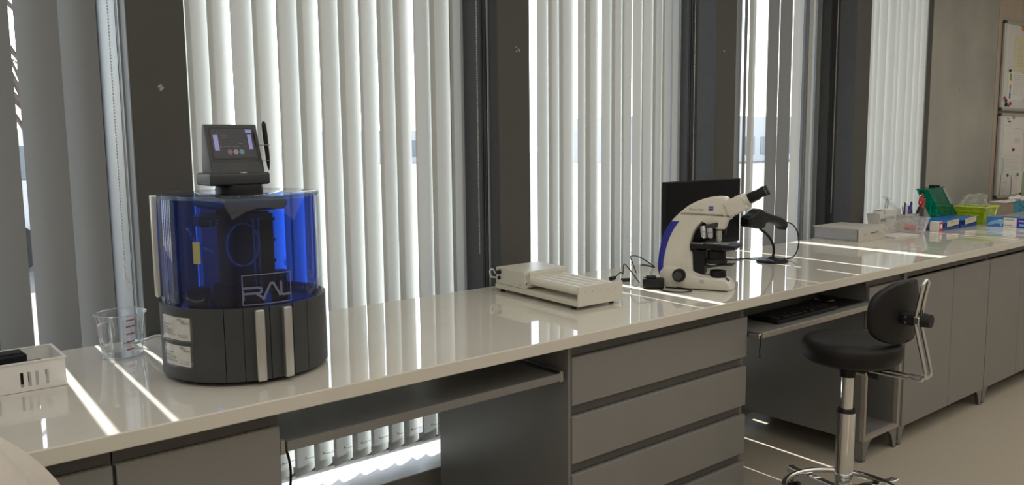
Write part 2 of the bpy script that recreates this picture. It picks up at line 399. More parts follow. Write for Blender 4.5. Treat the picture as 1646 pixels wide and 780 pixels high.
def chain(root, x, y, z0, z1, tail=None):
    c = MB(); z = z0; t = bmesh.new(); bmesh.ops.create_icosphere(t, subdivisions=1, radius=.0031); me = bpy.data.meshes.new('b'); t.to_mesh(me); t.free()
    pts = []
    while z < z1: pts.append(Vector((x, y, z))); z += .0098
    if tail: pts += tail
    for p in pts:
        n0 = len(c.bm.verts); c.bm.from_mesh(me); c.bm.verts.ensure_lookup_table()
        for v in c.bm.verts[n0:]: v.co += p
    bpy.data.meshes.remove(me)
    c.tube([(x, y, z0), (x, y, z1)], .0009, 5)
    return tag(c.build('bead_chain', WPLAST, root), kind='stuff')
BL = ['vertical blind of broad dark grey slats, leftmost, left of the first dark pier',
      'vertical blind of pale slats behind the blue analyser, between the first two dark piers',
      'vertical blind of narrow pale slats behind the roller mixer and left of the monitor',
      'vertical blind of uneven slats right of the monitor, behind the barcode scanner',
      'rightmost vertical blind, its bright slats turned the other way, next to the concrete wall']
blinds = []
for i, (a, b) in enumerate(BAYS):
    r = thing('vertical_blind', ((a+b)/2, YB, ZT), BL[i], 'blind', 'vertical blinds in the window bays'); blinds.append(r)
    MB().box(a+.01, b-.01, YB-.03, YB+.03, ZT, CEIL-.001, bev=.003).build('headrail', WPLAST, r)
# bay 1: broad slats turned the other way
r = blinds[0]
for xc in (-.40, -.28, -.162, -.046, .07, .188, .300, .390): slat(r, xc, .127, 28, -1, SLAT_SHADED, cord=.10)
slat(r, .522, .127, 32, -1, SLAT_SHADED, cord=.10); slat(r, .634, .127, 43.5, -1, SLAT_SHADED, cord=.10)
chain(r, .7, 1.0, 1.07, 2.96, [Vector((.7+.0018*k, 1.0-.002*k, 1.07-.020*math.sin(k/10*1.5))) for k in range(1, 11)])
# bay 2
def fit_turn(xc, target, wd):
    """turn at which a slat of width wd stands as wide as target across the room's diagonal view"""
    q = xc/2.9; th = 0.0
    while th < 60 and wd*(math.cos(R(th))-q*math.sin(R(th))) > target: th += .25
    return th
WS = .112
E2 = [.895, .966, 1.039, 1.119, 1.198, 1.287, 1.367, 1.451, 1.533, 1.618, 1.70, 1.775, 1.868, 1.946, 2.048, 2.122]
gap2 = {1.119: .012, 1.287: .009, 1.451: .009, 1.618: .002, 1.70: .004, 1.868: .020, 2.048: .004}
for k in range(len(E2)-1):
    x0, x1 = E2[k], E2[k+1]-gap2.get(E2[k+1], -.004); xc = (x0+x1)/2; wd = .125 if E2[k] in (1.287, 1.451, 1.70, 1.868, 2.048) else .104
    slat(blinds[1], xc, wd, fit_turn(xc, x1-x0, wd), 1, SLAT)
chain(blinds[1], 2.108, .996, 1.02, 2.96)
# bay 3
E3 = [2.30, 2.375, 2.405, 2.470, 2.528, 2.598, 2.665, 2.757, 2.785, 2.835, 2.92, 2.945, 3.014, 3.087, 3.159, 3.1635, 3.237, 3.319, 3.39, 3.462, 3.474, 3.535]
skip3 = {2.375, 2.757, 2.92, 2.47, 3.462, 3.159}
for k in range(len(E3)-1):
    x0, x1 = E3[k], E3[k+1]
    if x0 in skip3: continue
    xc = (x0+x1)/2; wd = .117 if x1 in (2.757, 2.92) else .100
    if x1 in (3.462, 3.535, 3.159, 3.237): slat(blinds[2], xc, x1-x0+.0005, 2, 1, SLAT, bead=False); continue
    slat(blinds[2], xc, wd, fit_turn(xc, (x1-x0)*1.03, wd), 1, SLAT, bead=False)
chain(blinds[2], 3.525, .996, 1.02, 2.96)
# bay 4
for x0, x1, th, sg, mt in ((3.75, 3.86, 8, 1, SLAT), (3.87, 3.96, 8, 1, SLAT), (3.98, 4.075, 10, 1, SLAT_SHADED), (4.079, 4.136, 30, 1, SLAT_SHADED), (4.138, 4.215, 18, 1, SLAT), (4.328, 4.445, 3, 1, SLAT_SHADED), (4.448, 4.585, 1, -1, SLAT_SHADED),
                           (4.592, 4.70, 5, 1, SLAT), (4.704, 4.76, 28, 1, SLAT_SHADED), (4.765, 4.842, 16, 1, SLAT), (4.848, 4.915, 20, 1, SLAT_SHADED)):
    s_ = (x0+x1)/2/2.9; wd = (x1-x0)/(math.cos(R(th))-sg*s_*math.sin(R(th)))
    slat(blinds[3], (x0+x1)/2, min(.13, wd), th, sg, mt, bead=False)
chain(blinds[3], 4.915, .996, 1.02, 2.96)
# bay 5: slats turned towards the other side
for k in range(12): slat(blinds[4], 5.16+.1*k, (.112, .092, .104)[k % 3], (22, 26, 18, 31, 20, 24, 33, 17, 27, 21, 30, 22)[k], -1, SLAT, bead=False)

# ================================================================== OUTSIDE
tag(MB().box(-60, 90, 1.35, 160, -.5, -.35).build('ground_outside', GRAVEL), kind='structure')
def facade(x0, x1, y, h, label, dep=14):
    f = thing('office_building', ((x0+x1)/2, y, -.35), label, 'building')
    MB().box(x0, x1, y, y+dep, -.35, h).build('wall', FACADE, f)
    z = .2
    while z < h-1.6:
        x = x0+.8
        while x < x1-1.6:
            wnd = MB().box(x, x+1.3, y-.06, y+.02, z, z+1.5).build('window', FACADEW, f); x += 2.2
        z += 3.0
    return f
facade(50, 72, 40, 3.4, 'grey office building far off, seen between the slats above the eyepieces')
facade(36, 47, 64, 2.6, 'low grey building far off, seen through a slit left of the second dark pier')
def bare_tree(x, y, h, label):
    t = thing('bare_tree', (x, y, -.35), label, 'tree')
    rnd = random.Random(int(x*10)); m = MB()
    m.tube([(x, y, -.35), (x+.05, y, h*.3), (x, y+.05, h*.6), (x+.08, y, h)], [.09, .07, .045, .012], 7)
    m.build('trunk', BARK, t); m = MB()
    for k in range(34):
        z = h*rnd.uniform(.2, .95); a = rnd.uniform(0, 6.28); L = (h-z)*.45+.5
        p = [Vector((x, y, z))]; d = Vector((math.cos(a), math.sin(a), .7)).normalized()
        for q in range(4):
            d = (d+Vector((rnd.uniform(-.4, .4), rnd.uniform(-.4, .4), rnd.uniform(-.1, .3)))).normalized(); p.append(p[-1]+d*L/4)
        m.tube(p, [.028, .02, .014, .009, .004], 5)
    tag(m.build('branches', BARK, t), kind='stuff')
bare_tree(1.55, 7.2, 4.2, 'bare leafless tree outside, glimpsed between the leftmost dark slats')
v = thing('parked_van', (2.9, 13, -.35), 'white parked van outside, glimpsed between the leftmost dark slats', 'van')
MB().box(1.2, 5.6, 12.2, 14, 0, 1.75, bev=.18, seg=3).build('body', VANW, v)
MB().box(1.5, 4.9, 12.17, 12.22, 1.0, 1.5, bev=.02).build('window', FACADEW, v)
for wx in (2.0, 4.8): MB().cyl((wx, 12.15, 0), (wx, 12.4, 0), .35, n=24).build('wheel', RUBBER, v)

# ================================================================== COUNTER AND CABINETS
tag(MB().box(-1.6, 9.4, 0, D, ZC-TH, ZC, bev=.003, seg=2).build('worktop', QUARTZ, smooth=False, at=(-1.6, 0, ZC-TH)), 'long glossy white speckled quartz worktop along the windows', 'worktop')
YF = .03; TOPZ = .82; YBK = .745
def leg_mb(x, y, sx, sy):
    """flared metal foot: wide at the cabinet corner, curved in towards the floor"""
    m = MB(); z1 = .098
    for (dx, dy) in ((1, 0), (0, 1)):
        poly = [(0, z1), (.095, z1), (.070, .085), (.050, .064), (.037, .036), (.030, .0), (.008, 0)]
        if dx: m.prism(poly, lambda a, b: (x+sx*a, y, b), lambda a, b: (x+sx*a, y+sy*.004, b))
        else: m.prism(poly, lambda a, b: (x, y+sy*a, b), lambda a, b: (x+sx*.004, y+sy*a, b))
    m.box(min(x, x+sx*.028), max(x, x+sx*.028), min(y, y+sy*.028), max(y, y+sy*.028), 0, .004)
    return m
LEGM = pbr('leg_metal', (.22, .22, .20), 0.35, 0.3)
def legs(root, x0, x1):
    for x, sx in ((x0+.003, 1), (x1-.003, -1)):
        for y, sy in ((YF+.004, 1), (YBK-.03, -1)): leg_mb(x, y, sx, sy).build('leg', LEGM, root)
def carcass(root, x0, x1, z0=.1, back=True, side=CABD):
    T = .018
    MB().box(x0, x0+T, YF+.02, YBK, z0, ZC-TH-.001).build('side_panel', side, root)
    MB().box(x1-T, x1, YF+.02, YBK, z0, ZC-TH-.001).build('side_panel', side, root)
    MB().box(x0+T, x1-T, YF+.02, YBK-.01, z0, z0+T).build('bottom_panel', side, root)
    if back: MB().box(x0+T, x1-T, YBK-.012, YBK-.002, z0+T, ZC-TH-.001).build('back_panel', side, root)
# left cupboards (two)
for i, (x0, x1) in enumerate(((-.09, .409), (.412, .778))):
    c = thing('base_cabinet', ((x0+x1)/2, .4, 0), ('grey base cabinet at the left end, left of the vertical gap below the beaker',
              'grey base cabinet under the analyser, beside the left knee space')[i], 'cabinet')
    carcass(c, x0, x1); legs(c, x0, x1)
    MB().box(x0, x1, YF+.018, YF+.034, TOPZ+.002, ZC-TH-.001).build('recess_rail', RAILM, c)
    MB().box(x0+.002, x1-.002, YF, YF+.018, .10, TOPZ, bev=.0012).build('door', CAB, c)
    MB().box(x0+.002, x1-.002, YF+.002, YF+.016, TOPZ, TOPZ+.0015).build('edge_band', EDGEB, c)
# drawer unit
X0, X1 = 1.717, 2.647
c = thing('drawer_cabinet', ((X0+X1)/2, .4, 0), 'wide grey cabinet of four handleless drawers between the two knee spaces', 'cabinet')
carcass(c, X0, X1); legs(c, X0, X1)
for k in range(4):
    zt = TOPZ - .190*k; zb = zt-.153
    MB().box(X0+.014, X1-.002, YF, YF+.019, zb, zt, bev=.0012).build('drawer', CAB, c)
    MB().box(X0+.001, X1-.018, YF+.017, YF+.036, zt+.001, zt+.034, bev=.001).build('recess_rail', RAILM, c)
MB().box(X0, X0+.012, YF+.004, YF+.02, .1, ZC-TH-.001).build('edge_strip', CABD, c)
# open niche unit
X2, X3 = 3.565, 3.900
c = thing('niche_cabinet', ((X2+X3)/2, .4, 0), 'narrow grey cabinet with an open lower niche, right of the chair seat', 'cabinet')
carcass(c, X2, X3)
MB().box(X2, X2+.018, YF-.001, YF+.0195, .1, .63).build('edge_band', EDGEB, c); MB().box(X3-.018, X3, YF-.001, YF+.0195, .1, .63).build('edge_band', EDGEB, c)
MB().box(X2+.018, X3-.018, YF-.001, YF+.0195, .1, .118).build('edge_band', EDGEB, c)
MB().box(X2+.018, X3-.018, YF+.02, YBK-.012, .612, .63).build('shelf', CABD, c)
MB().box(X2+.002, X3-.002, YF, YF+.018, .635, TOPZ, bev=.0012).build('drawer', CAB, c)
MB().box(X2, X3, YF+.018, YF+.036, TOPZ+.002, ZC-TH-.001).build('recess_rail', RAILM, c)
legs(c, X2, X3)
# cupboards on the right
for i, (x0, xs, x1) in enumerate(((3.905, 4.437, 4.888), (4.892, 5.341, 5.792), (5.796, 6.246, 6.696))):
    c = thing('base_cabinet', ((x0+x1)/2, .4, 0), ('grey two-door base cabinet just right of the chair back', 'grey two-door base cabinet, second right of the chair, cut by the frame edge',
              'grey two-door base cabinet below the glove box, beyond the frame edge')[i], 'cabinet')
    carcass(c, x0, x1, z0=.092); legs(c, x0, x1)
    for (a, b) in ((x0+(.030 if i == 0 else .002), xs-.002), (xs+.002, x1-.002)):
        MB().box(a, b, YF, YF+.018, .088, TOPZ-.002, bev=.0012).build('door', CAB, c)
        MB().box(a-.001, b+.001, YF+.014, YF+.034, TOPZ+.006, ZC-TH-.002, bev=.001).build('recess_rail', RAILM, c)
    if i == 0: MB().box(x0, x0+.028, YF+.006, YF+.02, .092, ZC-TH-.001).build('filler_strip', CABD, c)
# pull-out trays
t = thing('pull_out_tray', (1.247, .3, .76), 'empty grey pull-out tray under the worktop in the left knee space', 'tray')
MB().box(.800, 1.697, .052, .50, .752, .770, bev=.001).build('board', CABD, t)
MB().box(.800, 1.697, .044, .052, .751, .7755, bev=.001).build('front_edge', CAB, t)
for x, s_ in ((.779, 1), (1.715, -1)):
    m = MB(); xa, xb = sorted((x+s_*.001, x+s_*.014)); m.box(xa, xb, .05, .62, .757, .771, bev=.002); m.box(min(x+s_*.001, x+s_*.006), max(x+s_*.001, x+s_*.006), .05, .62, .775, .785, bev=.001)
    m.box(min(x+s_*.002, x+s_*.018), max(x+s_*.002, x+s_*.018), .045, .06, .745, .782, bev=.003)
    m.build('slide', STEEL, t)
t = thing('keyboard_tray', (3.10, .2, .755), 'pulled-out grey tray with a keyboard on it, behind the chair', 'tray')
MB().box(2.668, 3.548, -.018, .44, .744, .762, bev=.001).build('board', CABD, t)
MB().box(2.668, 3.548, -.026, -.018, .743, .7635, bev=.001).build('front_edge', EDGEB, t)
for x, s_ in ((2.649, 1), (3.563, -1)):
    m = MB(); xa, xb = sorted((x+s_*.001, x+s_*.018)); m.box(xa, xb, -.02, .56, .742, .760, bev=.003); m.build('slide', STEEL, t)
m = MB(); m.tube(curve_pts([(2.662, -.015, .742), (2.664, -.018, .725), (2.660, -.016, .70), (2.661, -.017, .675)]), .0022, 6); m.sphere((2.661, -.017, .672), .004, 8)
tag(m.build('hanging_cable', BLACK, at=(2.66, -.015, .74)), 'short black cable end hanging from the keyboard tray corner by the drawers', 'cable')
# keyboard
kb = thing('keyboard', (3.07, .1, .763), 'black computer keyboard on the pull-out tray', 'keyboard')
MB().box(2.838, 3.285, .022, .165, .7645, .778, bev=.004, seg=2).build('body', BLACK, kb)
for rr in range(5):
    for q in range(18 if rr else 4):
        kx = 2.850+q*.0238 if rr else (2.850, 2.9, 3.05, 3.1)[q]; kw = .020 if rr else (.03, .14, .03, .03)[q]
        MB().box(kx, kx+kw, .040+rr*.023, .059+rr*.023, .777, .783, bev=.0015).build('key', BLACK, kb)
ms = thing('mouse_mat', (3.42, .1, .763), 'thin dark mouse mat on the tray right of the keyboard', 'mat')
MB().box(3.315, 3.53, .03, .22, .7622, .7650, bev=.001).build('pad', BLACK, ms)
mo = thing('mouse', (3.40, .15, .765), 'black computer mouse on the mat beside the keyboard', 'mouse')
MB().sphere((3.40, .15, .769), .03, 16, (.95, 1.6, .75)).build('shell', BLACKG, mo)
MB().cyl((3.397, .176, .789), (3.403, .176, .789), .006, n=10).build('scroll_wheel', RUBBER, mo)
# cable hanging in the left knee space
m = MB(); m.tube(curve_pts([(.93, .46, .75), (.96, .48, .64), (1.0, .50, .55), (1.0, .50, .45), (.95, .49, .30), (.85, .48, .12), (.84, .5, .02)]), .004, 8)
tag(m.build('power_cable', BLACK, at=(.93, .46, .75)), 'black cable hanging down in the left knee space', 'cable')

# ================================================================== THE BLUE ANALYSER
AX, AY, AR = .828, .342, .210
an = thing('slide_stainer', (AX, AY, ZC), 'round tabletop analyser with charcoal base and blue see-through lid', 'analyser')
AC = (AX, AY, 0)
def pol(r, deg, z): return (AX+r*math.cos(R(deg)), AY+r*math.sin(R(deg)), z)
def arcpanel(mb, r0, r1, a0, a1, z0, z1, n=None):
    n = n or max(2, int((a1-a0)/4)); mb.lathe([(r0, z0), (r1, z0), (r1, z1), (r0, z1)], AC, n, a0, a1, close=True); return mb
Z0, Z1 = .912, 1.094
base = MB().lathe([(0, Z0+.002), (.198, Z0+.002), (.2045, Z0+.006), (.2045, Z1-.004), (.203, Z1-.002), (.195, Z1-.002), (.192, Z1-.010), (.188, Z1-.022), (0, Z1-.022)], AC, 96).build('base', CHAR, an)
cuts = [-222, -125.1, -112.8, -95.5, -78.7, -65.6, -8, 60, 138]
for a0, a1 in zip(cuts[:-1], cuts[1:]):
    arcpanel(MB(), .2035, AR, a0+.28, a1-.28, Z0, Z1).build('shell_panel', CHARL, base, ang=30)
m = MB()
for a in (-150, -100, -50, 10, 80, 150): m.cyl(pol(.17, a, ZC), pol(.17, a, Z0+.004), .016, n=14)
m.build('foot', RUBBER, an)
for a in (-102.6, -84.6):
    h = MB(Matrix.Translation(pol(AR+.006, a, 0)) @ Matrix.Rotation(R(a+90), 4, 'Z'))
    h.box(-.0115, .0115, -.011, .008, Z0+.000, Z1-.004, bev=.0045, seg=3).build('door_handle', ALU, an)
# adhesive label pockets
for (za, zb, a0, a1, mt) in ((1.009, 1.073, 179, 213, PAPER), (.944, 1.002, 183, 212.3, PAPER)):
    pk = arcpanel(MB(), AR+.0004, AR+.003, a0-360, a1-360, za, zb).build('label_pocket', CLEARPL, an, ang=30)
    cardp = arcpanel(MB(), AR+.0002, AR+.0012, a0-360+1.0, a1-360-2.2, za+.004, zb-.003).build('label_card', PAPER, pk, ang=30)
    m = MB()
    for (zz, f0, f1, hh) in ((.85, .62, .72, .06), (.80, .70, .80, .05), (.72, .74, 1.0-.08, .05), (.62, .08, .40, .03), (.50, .08, .30, .03), (.42, .08, .5, .025), (.34, .08, .45, .025), (.26, .08, .55, .025), (.26, .62, .9, .02), (.18, .62, .88, .02)):
        z = za+(zb-za)*zz; arcpanel(m, AR+.0029, AR+.0033, a0-360+(a1-a0)*f0, a0-360+(a1-a0)*f1, z, z+(zb-za)*hh, n=3)
    tag(m.build('printed_line', INKG, pk, smooth=False), kind='stuff')
# lid: clear outer shell, blue inner screen, clear top
LZ = 1.362
lid = MB().lathe([(.2035, Z1-.016), (.2035, LZ-.006), (.201, LZ-.001), (.194, LZ)], AC, 128).build('lid', CLEARAC, an)
MB().lathe([(.193, Z1-.018), (.193, LZ-.008)], AC, 128).build('blue_screen', BLUEAC, lid)
top = MB().lathe([(.200, LZ+.0005), (.198, LZ+.0025), (.06, LZ+.0025)], AC, 128).build('lid_top', CLEARAC, lid)
MB().lathe([(.1955, LZ-.006), (.203, LZ-.006), (.203, LZ+.002), (.1955, LZ+.002)], AC, 128, close=True).build('lid_rim', clear('rim_acrylic', (.72, .80, .90), 1.49, haze=.06), lid)
a = 171
h = MB(Matrix.Translation(pol(.2095, a, 0)) @ Matrix.Rotation(R(a+90), 4, 'Z'))
h.box(-.012, .012, -.009, .006, 1.108, LZ+.004, bev=.004, seg=2).build('lid_grip', ALU, lid)
for a in (-196, -204, -214, 24):
    arcpanel(MB(), .1945, .2015, a, a+.9, Z1-.01, LZ-.006, n=2).build('seam_strip', FROST if a != 24 else ALU, lid)
# etched frame and lettering on the lid
def on_lid(poly2d, mb, r=.2042):
    """poly2d: closed outline in (angle deg, z)"""
    t = bmesh.new(); A = [t.verts.new(pol(r, a, z)) for a, z in poly2d]; t.faces.new(A); mb._in(t)
def stroke(mb, pts, wz, r=.2042):
    """constant-width stroke through (angle, z) points, in arc units"""
    k = R(1)*r
    P = [Vector((a*k, z)) for a, z in pts]
    for p, q in zip(P[:-1], P[1:]):
        n = max(1, int((q-p).length/.004)); d = (q-p).normalized(); nn = Vector((-d.y, d.x))*wz/2
        for i in range(n):
            u = p+(q-p)*i/n-(d*wz*.25 if i == 0 else Vector((0, 0))); v = p+(q-p)*(i+1)/n+(d*wz*.25 if i == n-1 else Vector((0, 0)))
            c = [u-nn, v-nn, v+nn, u+nn]; on_lid([(x.x/k, x.y) for x in c], mb, r)
fr = MB(); zb_, zt_ = 1.1005, 1.1735; a0, a1 = -112.3, -78.3
stroke(fr, [(a0, zb_), (a1, zb_), (a1, zt_), (a0, zt_), (a0, zb_)], .0028)
fr.build('etched_frame', LOGOGREY, lid, smooth=False)
lt = MB()
stroke(lt, [(-111.6, 1.142), (-101.5, 1.142), (-99.8, 1.139), (-99.8, 1.131), (-101.5, 1.128), (-111.6, 1.128)], .0058)   # R
stroke(lt, [(-103.5, 1.128), (-98.0, 1.113)], .0058); stroke(lt, [(-111.6, 1.135), (-111.6, 1.112)], .003)
lt.build('letter_r', LOGOGREY, lid, smooth=False)
lt = MB(); stroke(lt, [(-98.8, 1.112), (-93.4, 1.150), (-91.4, 1.150), (-86.6, 1.118)], .0058); lt.build('letter_a', LOGOGREY, lid, smooth=False)
lt = MB(); stroke(lt, [(-85.8, 1.152), (-85.8, 1.122), (-84.6, 1.1185), (-79.2, 1.1185)], .0058); lt.build('letter_l', LOGOGREY, lid, smooth=False)
# works inside the lid
DKIN = pbr('dark_inner', (.02, .021, .026), 0.45); TUBEM = clear('hose', (.75, .8, .85), 1.45, haze=.25)
MB().box(.755, .868, .31, .44, Z1-.02, LZ-.012, bev=.006).build('drive_tower', DKIN, an)
MB().box(.70, .885, .285, .33, 1.285, 1.315, bev=.004).build('carriage_beam', DKIN, an)
MB().box(.735, .90, .20, .44, 1.325, LZ-.006, bev=.01).build('motor_cover', DKIN, an)
m = MB()
for x in (.838, .852): m.cyl((x, .285, Z1-.02), (x, .285, 1.30), .003, n=10)
m.build('guide_rod', STEEL, an)
MB().box(.880, .886, .27, .37, 1.10, 1.31, bev=.001).build('comb_plate', DKIN, an)
m = MB()
for z in (1.13, 1.18, 1.235, 1.29): m.box(.886, .897, .285, .297, z, z+.008)
m.build('comb_tooth', BLACK, an)
tg_ = arcpanel(MB(), .1965, .1985, -146, -140.5, 1.203, 1.256).build('yellow_tag', YELL, an, ang=30); tg_['label'] = 'pale yellow hanging tag'
MB().tube(curve_pts([(.66, .25, 1.29), (.68, .25, 1.25), (.72, .262, 1.225)]), .004, 8).build('hose', TUBEM, an)
MB().tube([Vector((.80+.042*math.cos(t_*.35), .262, 1.235+.055*math.sin(t_*.35))) for t_ in range(18)], .0035, 8, closed=True).build('hose_loop', TUBEM, an)
jar = MB().lathe([(0, 0), (.022, 0), (.022, .055), (.019, .062), (.0, .062)], (.915, .315, Z1-.02), 24).build('reagent_jar', BLACK, an)
MB().lathe([(.0, .062), (.021, .062), (.021, .078), (0, .078)], (.915, .315, Z1-.02), 24).build('jar_cap', DKIN, jar)
m = MB()
for (x, z) in ((.727, 1.298), (.745, 1.299), (.727, 1.29), (.745, 1.291)): m.sphere((x, .284, z), .003, 8)
m.build('bolt_head', STEEL, an)
for (x, y, hgt) in ((.74, .24, .07), (.80, .215, .05), (.69, .29, .055)): MB().lathe([(0, 0), (.026, 0), (.028, hgt), (.024, hgt), (.022, .004), (0, .004)], (x, y, Z1-.02), 24).build('staining_cup', clear('blue_cup', (.10, .14, .5), 1.4, haze=.25, hazecol=(.02, .03, .12)) if 'blue_cup' not in MATS else MATS['blue_cup'], an)
# control head
MB().lathe([(0, LZ-.006), (.060, LZ-.006), (.060, LZ+.012), (.057, LZ+.024), (.0, LZ+.024)], AC, 48).build('swivel_neck', BLACK, an)
head = MB()
poly = [(.737+.008, .300), (.89-.008, .300), (.897, .310), (.897, .415), (.885, .43), (.75, .43), (.737, .415), (.737, .310)]
def lipcurve(): # front edge bulges towards the room
    pts = [(.739+(.897-.739)*i/14, .304-.013*math.sin(math.pi*i/14)) for i in range(15)]
    return pts+[(.897, .40), (.885, .425), (.75, .425), (.739, .40)]
head.prism(lipcurve(), lambda a, b: (a, b, 1.3845), lambda a, b: (a, b, 1.4165), bev=.006, seg=3)
ho = head.build('head_base', CHAR, an, ang=40)
bod = MB()
# wedge housing: face leans back from (y .318, z 1.413) to (y .358, z 1.540)
HY0, HZ0, HY1, HZ1 = .316, 1.411, .360, 1.540
side = [(HY0, HZ0), (HY1, HZ1), (HY1+.012, HZ1+.001), (HY1+.018, HZ1-.010), (.388, 1.44), (.388, HZ0)]
bod.prism(side, lambda a, b: (.750, a, b), lambda a, b: (.889, a, b), bev=.003, seg=2)
bo = bod.build('head_housing', CHAR, an, ang=30)
FM = frame_mat((.750, HY0-.0004, HZ0), (1, 0, 0), (0, HY1-HY0, HZ1-HZ0))     # local x 0..0.139, y 0..0.1363
def facebox(x0, x1, y0, y1, z0, z1, mat, name, par, bev=0.0): return MB(FM).box(x0, x1, y0, y1, z0, z1, bev=bev).build(name, mat, par)
scr = facebox(.010, .129, .042, .128, -.001, .0006, BLACKG, 'touch_screen', an)
facebox(.0135, .1255, .046, .1245, .0005, .0009, SCREEN, 'display', scr)
facebox(.0185, .0305, .066, .108, .0009, .0012, SCRL, 'screen_bar', scr); facebox(.109, .119, .068, .1085, .0009, .0012, SCRL, 'screen_bar', scr)
facebox(.1055, .1215, .1135, .1225, .0009, .0012, SCRL, 'screen_tab', scr)
for q, (cx, mt) in enumerate(((.0565, SCRR), (.0720, SCRW), (.0875, SCRT))):
    MB(FM).cyl((cx, .0615, .0009), (cx, .0615, .0013), .0066, n=24).build('screen_button', mt, scr)
m = MB(FM); m.box(.0555, .0575, .058, .065, .0013, .0015); m.box(.0542, .0588, .0632, .065, .0013, .0015); m.box(.084, .091, .0607, .0623, .0013, .0015); m.box(.0706, .0734, .0600, .0630, .0013, .0015)
m.build('button_sign', SCRG, scr, smooth=False)
m = MB(FM)
for (x0, x1, y) in ((.040, .054, .1055), (.040, .055, .1000), (.043, .061, .0765), (.064, .083, .0765), (.068, .081, .0725), (.083, .094, .084)): m.box(x0, x1, y, y+.0014, .0009, .0012)
for (x, y, r) in ((.0355, .0765, .0022), (.1005, .0775, .0022), (.035, .0895, .001), (.1005, .0895, .001)): m.cyl((x, y, .0009), (x, y, .0012), r, n=10)
m.build('screen_print', SCRG, scr, smooth=False)
facebox(.0, .139, .002, .036, -.0005, .0012, CHARL, 'head_chin', an, bev=.001)
MB().lathe([(0, .0), (.009, .0), (.009, .002), (0, .002)], (.826, .303, 1.4160), 20).build('status_lamp', WPLAST, an)
# stylus in its wire rings
sty = tag(MB().tube([(.8935, .322, 1.548), (.8935, .3215, 1.546), (.8945, .321, 1.538), (.8955, .319, 1.515), (.8965, .317, 1.49), (.898, .315, 1.462), (.8985, .314, 1.445), (.899, .313, 1.430), (.8995, .3125, 1.420)],
    [.002, .0042, .0062, .0066, .0062, .0056, .0052, .0034, .0006], 14).build('stylus', BLACK, at=(.8965, .317, 1.42)), 'black stylus held upright in wire rings beside the small touch screen', 'stylus')
for z, y in ((1.487, .317), (1.446, .3145)):
    m = MB(); m.tube([(.897+.0085*math.cos(k*.5236), y+.0085*math.sin(k*.5236), z) for k in range(12)], .0009, 6, closed=True); m.tube([(.886, .36, z), (.889, y+.006, z)], .0009, 6)
    m.build('stylus_ring', STEEL, an)
# hoses at the right rear and the grey cable on the left
m = MB(); m.tube(curve_pts([(1.02, .43, 1.055), (1.045, .44, 1.075), (1.06, .44, 1.062), (1.045, .435, 1.05), (1.062, .43, 1.04), (1.058, .42, 1.02), (1.03, .42, 1.005)]), .0032, 8)
tag(m.build('curled_cable', BLACK, at=(1.03, .42, 1.0)), 'curled black cable sticking out at the right rear of the analyser', 'cable')
m = MB(); m.tube(curve_pts([(1.035, .42, .99), (1.06, .40, .995), (1.085, .38, .98), (1.075, .36, .92), (1.06, .35, .9045)]), .0035, 8)
m.tube(curve_pts([(1.043, .40, .96), (1.06, .38, .962), (1.072, .37, .957)]), .005, 8)
tag(m.build('drain_hose', CLEARPL, at=(1.05, .36, .90)), 'clear plastic hose ends at the right rear of the analyser', 'hose')
m = MB(); m.tube(curve_pts([(.70, .53, .955), (.69, .58, .958), (.682, .66, .945), (.675, .72, .925), (.66, .77, .91), (.64, .82, .9045)]), .0042, 8)
tag(m.build('grey_cable', GREYALU, at=(.65, .6, .90)), 'grey cable running from the left rear of the analyser behind the beaker', 'cable')

# ================================================================== BEAKER, BASKET, COAT
bk = thing('measuring_jug', (.598, .67, ZC), 'clear plastic measuring jug with red graduation marks left of the analyser', 'jug')
m = MB(); n = 48
def jugring(r, z, lip=0.0):
    out = []
    for k in range(n):
        a = 2*math.pi*k/n; d = math.cos(a-R(60)); rr = r+lip*max(0, d)**9
        out.append((.598+rr*math.cos(a), .67+rr*math.sin(a), z))
    return out
rows = [jugring(r_, ZC+z, lp) for r_, z, lp in ((.050, .003, 0), (.0515, .006, 0), (.0555, .04, 0), (.0595, .08, .002), (.0625, .108, .008), (.0665, .122, .012), (.0680, .1245, .012), (.0665, .1240, .012), (.0612, .108, .008), (.0583, .08, .002), (.0543, .04, 0), (.049, .006, 0), (.03, .005, 0), (.001, .005, 0))]
rows = [r_+[r_[0]] for r_ in rows]
JUG = clear('jug_plastic', (.95, .96, .965), 1.55, haze=.035, hazecol=(.95, .95, .95)); JUGR = clear('jug_rim', (.88, .90, .90), 1.6, haze=.30, hazecol=(.95, .95, .95))
m.grid(rows).grid([[(.598+rr*math.cos(2*math.pi*k/n), .67+rr*math.sin(2*math.pi*k/n), ZC+.001) for k in range(n+1)] for rr in (.05, .001)])
jo = m.build('jug_body', JUG, bk)
m = MB(); m.tube(jugring(.0672, ZC+.1245, .012), .0017, 8, closed=True).build('jug_rim', JUGR, bk)
m = MB(); m.tube(jugring(.0500, ZC+.004), .0020, 8, closed=True).build('jug_base_ring', JUGR, bk)
m = MB()
for a in range(20, 380, 30): m.tube([(.598+rr*math.cos(R(a)), .67+rr*math.sin(R(a)), ZC+z) for rr, z in ((.0515, .008), (.0553, .045), (.0592, .085), (.0618, .108))], .0009, 5)
tag(m.build('jug_rib', JUGR, bk), kind='stuff')
m = MB(); a = R(222); cx, cy = .598, .67
hp = [(.064, .112), (.088, .110), (.093, .098), (.090, .07), (.080, .035), (.068, .018), (.055, .022)]
m.tube(curve_pts([(cx+q*math.cos(a), cy+q*math.sin(a), ZC+z) for q, z in hp]), .0065, 10, flat=(1, .6)); m.build('jug_handle', JUGR, bk)
GRAD = pbr('red_print', (.72, .03, .05), 0.5)
